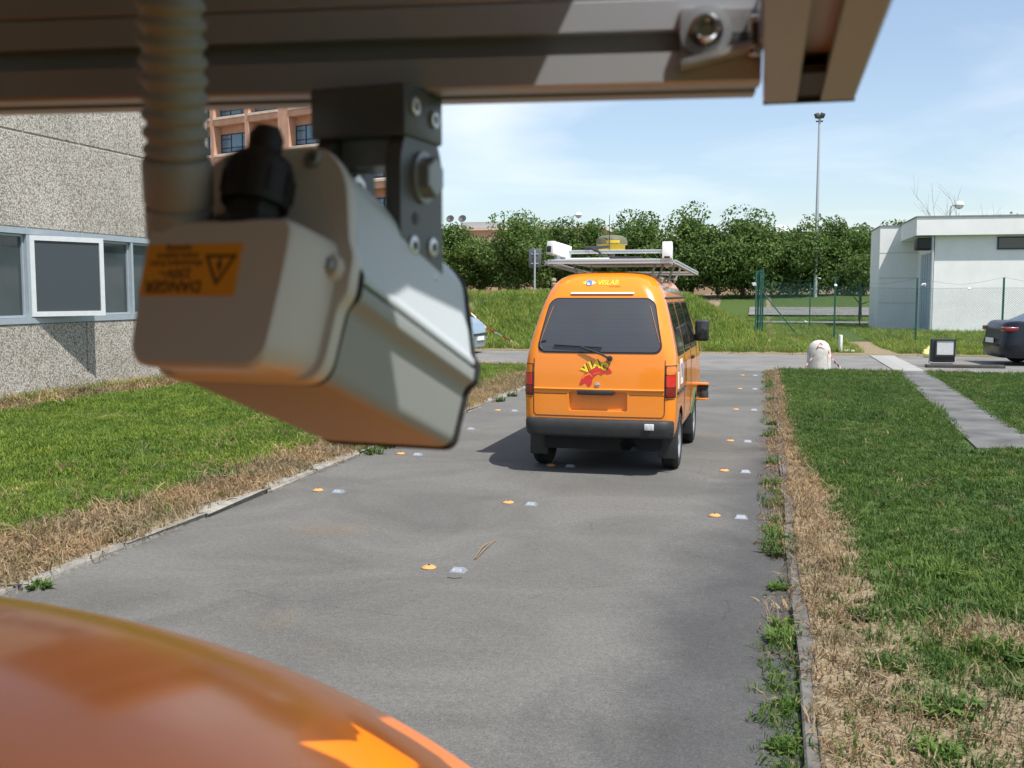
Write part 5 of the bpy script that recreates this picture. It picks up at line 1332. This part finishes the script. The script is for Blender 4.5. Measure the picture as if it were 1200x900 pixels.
mb = MB(); mb.rings([[hp(p.x, y, p.y) for p in front] for y in (134.5, 139)]); mb.build('front_gasket', 'rubber', hs, sharp=25)
rearg = round_poly(mirror_poly([(39.8, -50.6), (43.0, -18), (47.5, -14), (47.5, -3), (44.2, .5), (34.5, 41), (25, 51.3)]), [9, 3, 3, 3, 4, 7, 7, 7, 7, 4, 3, 3, 3, 9])
mb = MB(); mb.rings([[hp(p.x, y, p.y) for p in rearg] for y in (.5, 2.8)]); mb.build('rear_gasket', 'rubber', hs, sharp=25)
# cast rear cover: flange plate + tapered block below the cable ledge
cov = round_poly(mirror_poly([(40.5, -51), (43.0, -20), (46.5, -14), (46.5, 2), (43.5, 8), (37, 38), (25, 51.6)]), [11, 8, 6, 6, 8, 10, 10, 10, 10, 8, 6, 6, 8, 11], 6)
def scale_poly(pl, f, dz=0): return [Vector((p.x * f, p.y * f + dz)) for p in pl]
mb = MB(); mb.rings([[hp(p.x, 0, p.y) for p in cov], [hp(p.x, -4, p.y) for p in cov], [hp(p.x * .985, -6, p.y * .985) for p in cov]]); cv = mb.build('rear_cover', 'housing', hs, sharp=45)
b0 = round_poly(mirror_poly([(36.5, -50.5), (39.5, -15), (39.0, 9)]), [12, 10, 8, 8, 10, 12], 6)
b1 = round_poly(mirror_poly([(31.5, -53), (34.0, -14), (34.0, 7.5)]), [11, 9, 7, 7, 9, 11], 6)
b2 = round_poly(mirror_poly([(30.0, -51.5), (32.5, -14), (32.5, 5.8)]), [10, 9, 6, 6, 9, 10], 6)
mb = MB(); mb.rings([[hp(p.x, -5.5, p.y) for p in b0], [hp(p.x * .96, -12, p.y * .985) for p in b0], [hp(p.x, -31, p.y) for p in b1], [hp(p.x, -33, p.y) for p in b2]]); mb.build('cable_box', 'housing', cv, sharp=38)
# cover screws on bosses
for (x, z) in ((36.5, -4), (-36.5, -4), (20, 45), (-20, 45)):
    if abs(x) > 30:
        mb = MB(); mb.lathe([(6.6 * mm, 0), (6.2 * mm, 4 * mm), (5.4 * mm, 5 * mm)], 20, T=Matrix.Translation(hp(x, -5, z)) @ Matrix.Rotation(R(90), 4, 'X')); bs = mb.build('boss', 'housing', cv)
    yy = -9.6 if abs(x) > 30 else -5.8
    mb = MB(); mb.lathe([(3.9 * mm, 0), (3.9 * mm, 1.6 * mm), (3.2 * mm, 2.6 * mm), (1.7 * mm, 2.6 * mm), (1.6 * mm, .6 * mm), (.1 * mm, .6 * mm)], 20, T=Matrix.Translation(hp(x, yy, z)) @ Matrix.Rotation(R(90), 4, 'X')); mb.build('screw', 'grey_metal', cv)
# danger label, printed upside down
stx, stz = -0.5, -13.6
mb = MB(); mb.box(hp(-9.5, -33.25, -14.0), (44.5 * mm, .3 * mm, 21.5 * mm)); stk = mb.build('danger_label', 'sticker', cv)
def lab(name, body_, x, z, size, bold=0.0):                     # upside-down: rotate by 180 degrees
    vs, fs = text_mesh(body_, size, bold); m2 = MB(); m2.add([hp(-9.5 + x - a * 1000, -33.55, -14.0 + z - b * 1000) for a, b in vs], fs); m2.build(name, 'black_print', stk, recalc=False)
lab('danger_word', 'DANGER', -6.5, -6.8, .0066, .00012); lab('voltage', '230V~', -6.5, -1.4, .0056, .00008)
lab('small_print', 'disconnect from', -7, 2.6, .0038, .00004); lab('small_print', 'mains before', -7, 5.8, .0038, .00004); lab('small_print', 'opening', -7, 8.8, .0038, .00004)
def tri_ring(c_, r0, r1):
    o_ = [(c_[0] + r0 * math.sin(R(180 + 120 * k)), c_[1] + r0 * math.cos(R(180 + 120 * k))) for k in range(3)]; i_ = [(c_[0] + r1 * math.sin(R(180 + 120 * k)), c_[1] + r1 * math.cos(R(180 + 120 * k))) for k in range(3)]
    return o_ + i_, [(k, (k + 1) % 3, 3 + (k + 1) % 3, 3 + k) for k in range(3)]
vs, fs = tri_ring((3.9, -12.2), 8.6, 6.4); m2 = MB(); m2.add([hp(a, -33.55, b) for a, b in vs], fs); m2.build('warning_triangle', 'black_print', stk, recalc=False)
bolt = [(3.6, -9.2), (4.6, -9.2), (4.1, -11.6), (5.2, -11.6), (3.9, -16.2), (3.5, -13.0), (2.6, -13.0)]
m2 = MB(); m2.add([hp(a, -33.55, b) for a, b in bolt], [tuple(range(7))]); m2.build('lightning_mark', 'black_print', stk, recalc=False)
# black cable gland on the ledge
up4 = Matrix.Identity(4)
gl = Matrix.Translation(hp(4.8, -19.5, 6.5)) @ Matrix.Scale(1.17, 4)
mb = MB(); mb.lathe([(12.6 * mm, 0), (12.6 * mm, 3 * mm), (10.5 * mm, 4.2 * mm), (9.4 * mm, 5 * mm), (9.4 * mm, 10 * mm)], 8, T=gl, smooth=False); go_ = mb.build('cable_gland', 'gland_black', hs)
mb = MB(); mb.lathe([(11.6 * mm, 10 * mm), (12.0 * mm, 12 * mm), (12.0 * mm, 23 * mm), (10.4 * mm, 27 * mm), (6.6 * mm, 30 * mm), (6.0 * mm, 31 * mm), (6.2 * mm, 36 * mm), (4.5 * mm, 39.5 * mm), (.1 * mm, 40.5 * mm)], 20, T=gl); mb.build('gland_nut', 'gland_black', go_)
mb = MB()
for k in range(10):
    a = 2 * math.pi * k / 10; mb.box(gl @ Vector((12.0 * mm * math.cos(a), 12.0 * mm * math.sin(a), 17.5 * mm)), (1.6 * mm, 1.6 * mm, 10 * mm), rot=Matrix.Rotation(a, 3, 'Z'))
mb.build('grip_ribs', 'gland_black', go_)

# conduit rising from the ledge
cb = HM @ hp(-29.0, -19.0, 6.0)
top_ = at(197, -60, .385)
cdt = thing('cable_conduit', 'grey corrugated conduit rising from the housing past the rack', 'conduit', Matrix.Translation(cb))
L_ = (top_ - cb).length; dz_ = (top_ - cb)
FM = frame_from(dz_, (0, 1, 0))
mb = MB(); mb.lathe([(13.6 * mm, 0), (13.6 * mm, 12.5 * mm), (12.6 * mm, 13 * mm)], 28, T=FM); mb.build('lower_collar', 'conduit', cdt)
mb = MB(); mb.lathe([(12.4 * mm, 12.8 * mm), (13.4 * mm, 14 * mm), (13.9 * mm, 15 * mm), (13.9 * mm, 31 * mm), (12.6 * mm, 33 * mm)], 28, T=FM); mb.build('upper_collar', 'conduit', cdt)
pr = []; h = 32.5
while h < L_ * 1000 + 60:
    pr += [(11.2 * mm, h * mm), (11.4 * mm, (h + 1.2) * mm), (13.0 * mm, (h + 2.6) * mm), (13.0 * mm, (h + 4.4) * mm), (11.4 * mm, (h + 5.8) * mm)]; h += 6.9
mb = MB(); mb.lathe(pr, 28, T=FM); mb.build('corrugated_tube', 'conduit', cdt, sharp=70)

# pivot bracket between rack and housing
by = math.atan2(-ax.x, ax.y)
bt_top = at(447, 112, .505)
BM_ = Matrix.Translation((bt_top.x, bt_top.y, B0.z)) @ rotz(by)
br = thing('pivot_bracket', 'dark grey pivot bracket bolting the camera housing under the rack', 'bracket', BM_)
mb = MB(); mb.box((-.002, 0, -.0125), (.050, .044, .024), bevel=.0015); blk = mb.build('clamp_block', 'dark_metal', br)
for (y, z) in ((-.012, -.010), (.010, -.013)):
    T = Matrix.Translation((.0232, y, z)) @ Matrix.Rotation(R(90), 4, 'Y')
    mb = MB(); mb.lathe([(.0044, 0), (.0044, .0012), (.0034, .0016), (.0022, .0014), (.0020, .0004), (.0001, .0004)], 20, T=T); mb.build('screw', 'zinc', blk)
    mb = MB(); mb.lathe([(.0019, .0005), (.0019, .0009)], 6, T=T); mb.build('hex_socket', 'black_plastic', blk)
def arm(name, x, mat, hy, zlow, wdt, mid):
    pts = []; 
    for k in range(13): a = math.pi * k / 12; pts.append((hy * math.cos(a), -.032 - hy + hy * math.sin(a) + .016))
    pts = [(hy, zlow)] + pts + [(-hy, zlow)]
    m2 = MB(); m2.prism(pts, x - wdt / 2, x + wdt / 2, Matrix(((0, 0, 1, 0), (1, 0, 0, 0), (0, 1, 0, 0), (0, 0, 0, 1)))); return m2.build(name, mat, br)
a1_ = arm('outer_arm', .0175, 'dark_metal', .024, -.125, .008, 0)
a2_ = arm('inner_arm', -.0205, 'dark_metal', .024, -.125, .008, 0)
mb = MB(); mb.box((-.002, .002, -.030), (.026, .030, .014)); mb.build('pivot_block', 'grey_metal', br)
T = Matrix.Translation((.0215, .0, -.042)) @ Matrix.Rotation(R(90), 4, 'Y')
mb = MB(); mb.lathe([(.0125, 0), (.0125, .0018), (.0098, .0022)], 26, T=T); mb.lathe([(.0098, .0022), (.0098, .007), (.0088, .0078), (.0001, .008)], 6, T=T, smooth=False); mb.build('pivot_bolt', 'grey_metal', a1_)
for z in (-.062, -.075, -.093):
    for y in ((-.008,) if z == -.062 else (-.011, .011)):
        T = Matrix.Translation((.0215, y, z)) @ Matrix.Rotation(R(90), 4, 'Y')
        if z == -.062: mb = MB(); mb.lathe([(.0030, 0), (.0030, .0004)], 16, T=T); mb.build('hole', 'black_plastic', a1_)
        else:
            mb = MB(); mb.lathe([(.0048, 0), (.0048, .0010), (.0036, .0013), (.0001, .0013)], 18, T=T); mb.build('screw', 'zinc', a1_)
            mb = MB(); mb.lathe([(.0022, .0013), (.0022, .0018)], 6, T=T); mb.build('hex_socket', 'black_plastic', a1_)
T = Matrix.Translation((-.0165, 0.004, -.046)) @ Matrix.Rotation(R(90), 4, 'Y')
mb = MB(); mb.lathe([(.0075, 0), (.0075, .0015), (.0001, .0016)], 6, T=T, smooth=False); mb.build('pivot_nut', 'zinc', a2_)
mb = MB(); mb.lathe([(.0035, .0016), (.0035, .0022)], 14, T=T); mb.build('nut_hole', 'black_plastic', a2_)

# ------------------------------------------------------------------ grass and weeds
def blade_tuft(n, h, spread, seed, width=.0045, bend=.5, wide_leaf=False):
    r_ = np.random.default_rng(seed); V, F_ = [], []
    for k in range(n):
        a = r_.uniform(0, 6.283); rr_ = spread * math.sqrt(r_.uniform()); bx_, by_ = rr_ * math.cos(a), rr_ * math.sin(a)
        d = r_.uniform(0, 6.283) if not wide_leaf else a; hh = h * r_.uniform(.45, 1.1); bd = bend * r_.uniform(.2, 1.2) * hh; w = width * r_.uniform(.7, 1.3)
        dx, dy = math.cos(d), math.sin(d); px_, py_ = -dy * w, dx * w; o_ = len(V)
        V += [(bx_ - px_, by_ - py_, -.012), (bx_ + px_, by_ + py_, -.012), (bx_ + dx * bd * .35 - px_ * (1.5 if wide_leaf else .85), by_ + dy * bd * .35 - py_ * (1.5 if wide_leaf else .85), hh * .6), (bx_ + dx * bd * .35 + px_ * (1.5 if wide_leaf else .85), by_ + dy * bd * .35 + py_ * (1.5 if wide_leaf else .85), hh * .6), (bx_ + dx * bd, by_ + dy * bd, hh * (1 - .25 * bend * (1 if wide_leaf else .5)))]
        F_ += [(o_, o_ + 1, o_ + 3, o_ + 2), (o_ + 2, o_ + 3, o_ + 4)]
    me = bpy.data.meshes.new('tuft'); me.from_pydata(V, [], F_); return me
def tuft_set(name, mat, spec):
    c = bpy.data.collections.new(name)
    for k, s in enumerate(spec):
        me = blade_tuft(seed=hash(name) % 1 + 31 * k + len(name), **s); me.materials.append(M[mat]); c.objects.link(bpy.data.objects.new(f'{name}_{k}', me))
    return c, len(spec)
def scatter(name, pts, scl, coll, label, cat, tilt=.22, seed=0):
    c, n = coll; r_ = np.random.default_rng(seed); N_ = len(pts)
    me = bpy.data.meshes.new(name); me.vertices.add(N_); me.vertices.foreach_set('co', np.asarray(pts, np.float32).ravel())
    rot = np.stack([r_.normal(0, tilt, N_), r_.normal(0, tilt, N_), r_.uniform(0, 6.283, N_)], -1).astype(np.float32)
    a = me.attributes.new('rot', 'FLOAT_VECTOR', 'POINT'); a.data.foreach_set('vector', rot.ravel())
    a = me.attributes.new('scl', 'FLOAT', 'POINT'); a.data.foreach_set('value', np.asarray(scl, np.float32))
    a = me.attributes.new('pick', 'INT', 'POINT'); a.data.foreach_set('value', r_.integers(0, n, N_).astype(np.int32))
    o = link(name, me); o['kind'] = 'stuff'; o['label'] = label; o['category'] = cat
    ng = bpy.data.node_groups.new(name, 'GeometryNodeTree'); ng.interface.new_socket('Geometry', in_out='INPUT', socket_type='NodeSocketGeometry'); ng.interface.new_socket('Geometry', in_out='OUTPUT', socket_type='NodeSocketGeometry')
    nn, ll = ng.nodes, ng.links; gi, go = nn.new('NodeGroupInput'), nn.new('NodeGroupOutput')
    ip = nn.new('GeometryNodeInstanceOnPoints'); ci = nn.new('GeometryNodeCollectionInfo'); ci.inputs['Collection'].default_value = c; ci.inputs['Separate Children'].default_value = True; ci.inputs['Reset Children'].default_value = True
    def attr(nm_, tp):
        x = nn.new('GeometryNodeInputNamedAttribute'); x.data_type = tp; x.inputs['Name'].default_value = nm_; return x.outputs['Attribute']
    e2r = nn.new('FunctionNodeEulerToRotation'); ll.new(attr('rot', 'FLOAT_VECTOR'), e2r.inputs[0])
    ll.new(gi.outputs[0], ip.inputs['Points']); ll.new(ci.outputs[0], ip.inputs['Instance']); ip.inputs['Pick Instance'].default_value = True
    ll.new(attr('pick', 'INT'), ip.inputs['Instance Index']); ll.new(e2r.outputs[0], ip.inputs['Rotation']); ll.new(attr('scl', 'FLOAT'), ip.inputs['Scale']); ll.new(ip.outputs[0], go.inputs[0])
    md = o.modifiers.new('scatter', 'NODES'); md.node_group = ng
    return o
def region(n, x0, x1, y0, y1, seed, keep):
    r_ = np.random.default_rng(seed); x = r_.uniform(x0, x1, n); y = r_.uniform(y0, y1, n); k = keep(x, y, r_.uniform(0, 1, n)); x, y = x[k], y[k]
    return np.stack([x, y, hz(x, y)], -1)
def not_path(x, y):
    xl = 2.14 + (2.66 - 2.14) * (y - 11.35) / 11.0; xr = 2.85 + (3.20 - 2.85) * (y - 12.15) / 10.2
    a = (y > 11.4) & (x > xl + .045) & (x < xr - .045); b = (x > 2.1) & (y > 11.35 + (x - 2.14) * .146) & (y < 12.15 + (x - 2.85) * .138 + .03)
    return ~(a | b)
S_LAWN = [dict(n=16, h=.058, spread=.06, width=.0034, bend=.9), dict(n=14, h=.048, spread=.065, width=.0036, bend=1.1), dict(n=18, h=.068, spread=.055, width=.0030, bend=.8), dict(n=11, h=.036, spread=.06, width=.0065, bend=1.2)]
S_DRY = [dict(n=12, h=.050, spread=.07, width=.0028, bend=1.6), dict(n=9, h=.075, spread=.06, width=.0026, bend=1.3), dict(n=14, h=.035, spread=.08, width=.003, bend=2.0)]
S_BANK = [dict(n=18, h=.24, spread=.17, width=.008, bend=.7), dict(n=16, h=.19, spread=.19, width=.009, bend=.9), dict(n=18, h=.30, spread=.15, width=.006, bend=.6)]
T_L, T_R = tuft_set('left_lawn', 'grass_l', S_LAWN), tuft_set('right_lawn_', 'grass_r', S_LAWN)
T_D, T_B = tuft_set('dry_', 'grass_dry', S_DRY), tuft_set('bank_tuft', 'grass_bank', S_BANK)
T_BD = tuft_set('dry_bank', 'grass_dry', [dict(n=8, h=.40, spread=.14, width=.007, bend=.6), dict(n=7, h=.30, spread=.18, width=.008, bend=.9)])
pl_pts = region(44000, -10.66, ROAD_L - .12, 2.5, CROSS_N - .05, 21, lambda x, y, u_: (u_ > dryness(x, y) * .98) & (x > -.95 * y - 2.5))
scatter('left_lawn_grass', pl_pts, np.random.default_rng(1).uniform(.6, 1.25, len(pl_pts)) * (.7 + .6 * vnoise(pl_pts[:, 0] * 2, pl_pts[:, 1] * 2, 8)), T_L, 'bright green lawn grass left of the road', 'grass')
pr_pts = region(60000, ROAD_R + .12, 8.5, 1.5, CROSS_N - .05, 22, lambda x, y, u_: (u_ > dryness(x, y) * .93) & (x < .235 * y + 2.2) & not_path(x, y))
scatter('right_lawn_grass', pr_pts, np.random.default_rng(2).uniform(.6, 1.2, len(pr_pts)) * (.7 + .6 * vnoise(pr_pts[:, 0] * 2, pr_pts[:, 1] * 2, 9)), T_R, 'deep green lawn grass right of the road', 'grass')
d1 = region(24000, -6.3, ROAD_L - .06, 2.5, CROSS_N, 23, lambda x, y, u_: (u_ < dryness(x, y) * .9 + .03))
d2 = region(30000, ROAD_R + .045, 4.0, 1.5, CROSS_N, 24, lambda x, y, u_: (u_ < dryness(x, y) * 1.0 + .02) & not_path(x, y))
d3 = region(7000, -10.66, -9.6, 6, 19.5, 25, lambda x, y, u_: (u_ < dryness(x, y) * .8))
d4 = region(5000, ROAD_R - .17, ROAD_R + .02, 1.5, CROSS_N, 31, lambda x, y, u_: u_ < (vnoise(y * 2.3, y * 0 + 3, 41) - .25) * (1.1 - (ROAD_R - x) * 6)); d4[:, 2] = 0.0
dp = np.concatenate([d1, d2, d3, d4]); scatter('dry_verge_grass', dp, np.random.default_rng(3).uniform(.6, 1.3, len(dp)) * np.where(dp[:, 0] < -9.6, 2.1, 1.0) * np.where((dp[:, 0] < -4) & (dp[:, 0] > -9), 1.25, 1), T_D, 'straw-coloured dry grass along both kerbs and the building foot', 'grass', tilt=.35)
b1_ = region(24000, -22, 1.0, CROSS_F + .1, 46, 26, lambda x, y, u_: (u_ > dryness(x, y) * .8) & (x > -.55 * y))
b2_ = region(11000, 0.0, 12.5, CROSS_F + .1, 43.8, 27, lambda x, y, u_: (u_ > dryness(x, y) * 1.0) & (np.abs(x - 3.0) > .42))
b3_ = region(9000, -16, 9, 46, 68, 28, lambda x, y, u_: ~((y > 55.3) & (y < 59) & (x > -.7)) & ~((x > 4.6) & (y < 53)))
bp_ = np.concatenate([b1_, b2_, b3_]); scatter('bank_grass', bp_, np.random.default_rng(4).uniform(.55, 1.15, len(bp_)) * np.where(bp_[:, 1] > 46, .6, 1) * np.where((bp_[:, 0] > 0) & (bp_[:, 1] < 46), .75, 1), T_B, 'tall wild grass on the bank and verge beyond the cross road', 'grass', tilt=.18)
bd_ = region(2600, -20, 9, CROSS_F + .1, 45, 29, lambda x, y, u_: (u_ < .25 + dryness(x, y)) & (np.abs(x - 3.0) > .5) & (x > -.55 * y)); scatter('bank_straw', bd_, np.random.default_rng(5).uniform(.4, 1.0, len(bd_)), T_BD, 'pale dry stalks mixed into the bank grass', 'grass')
wl2 = region(900, -10.68, -10.35, 6, 19.0, 30, lambda x, y, u_: u_ < .8); scatter('wall_foot_grass', wl2, np.random.default_rng(6).uniform(.35, .75, len(wl2)), T_B, 'taller grass fringe at the foot of the pebble-dash wall', 'grass')

gg = region(1700, ROAD_R - .17, ROAD_R + .02, 1.5, CROSS_N, 32, lambda x, y, u_: u_ < (vnoise(y * 1.9, y * 0 + 8, 43) - .42) * 1.8 * (1.15 - (ROAD_R - x) * 5)); gg[:, 2] = 0.0
scatter('gutter_grass', gg, np.random.default_rng(8).uniform(.4, 1.1, len(gg)), T_R, 'ragged green grass growing in the right gutter', 'grass', tilt=.4)
# weed clumps in the gutters and on the lawn edge: each its own plant
def weed(x, y, sc_, label, seed, n=34, gutter=True):
    r_ = np.random.default_rng(seed)
    t = thing('weed_clump', label, 'weed', Matrix.Translation((x, y, 0.0 if gutter else float(hz(x, y)))) @ rotz(r_.uniform(0, 6)), 'weed clumps along the road')
    for (nm_, me) in (('blades', blade_tuft(int(n * 1.5), .095 * sc_, .095 * sc_, seed, .0042, 1.1)), ('leaves', blade_tuft(int(n * .8), .060 * sc_, .085 * sc_, seed + 1, .0085, 1.5, True))):
        me.materials.append(M['weed']); link(nm_, me, t)
wy = [2.95, 3.75, 4.15, 4.95, 5.15, 5.85, 6.65, 6.95, 7.25, 7.6, 8.3, 9.1, 10.3, 12.2, 13.3, 16.2, 18.6, 20.8]
ws = [.5, .5, .6, .95, .8, .6, 1.15, 1.2, .8, .7, .6, .9, 1.0, 1.1, .7, 1.0, 1.0, 1.1]
cnt = ['nearest', 'second', 'third', 'fourth', 'fifth', 'sixth', 'seventh', 'eighth', 'ninth', 'tenth', 'eleventh', 'twelfth', 'thirteenth', 'fourteenth', 'fifteenth', 'sixteenth', 'seventeenth', 'eighteenth']
for k, (y, s_) in enumerate(zip(wy, ws)): weed(ROAD_R - .055 + random.uniform(-.02, .02), y, s_, f'green weed clump in the gutter of the right kerb, {cnt[k]} from the camera', 500 + k)
for k, (y, s_) in enumerate(((4.9, .7), (9.9, 1.5), (10.35, 1.3), (10.8, 1.0), (15.2, 1.2), (16.0, 1.0))): weed(ROAD_L + .05, y, s_, f'green weed clump in the gutter of the left kerb, {cnt[k]} from the camera', 540 + k)
for k, (x, y, s_) in enumerate(((.72, 4.15, 1.15), (.62, 3.75, .7), (1.02, 4.85, 1.35), (1.22, 4.75, 1.2), (1.40, 4.55, 1.0), (.5, 5.3, .8), (.55, 4.6, .8), (.98, 6.2, 1.3), (-4.75, 6.9, 1.1), (-4.55, 8.1, 1.2), (-5.9, 6.2, 1.4))):
    weed(x, y, s_, f'leafy weed tuft on the {"right" if x > 0 else "left"} verge, {cnt[k] if x > 0 else cnt[k - 8]} listed outward from the camera' if False else f'leafy weed tuft on the {"dry right" if x > 0 else "left"} verge, ' + ['broad one near the bottom edge', 'small dark one at the bottom edge', 'largest one amid dry grass', 'one right of the largest tuft', 'rightmost one beside the bare patch', 'small one close to the kerb', 'thin one between kerb and broad tuft', 'farthest one on the green edge', 'nearest the orange roof', 'farther one beside the kerb', 'deep in the lawn edge'][k], 560 + k, 44, False)
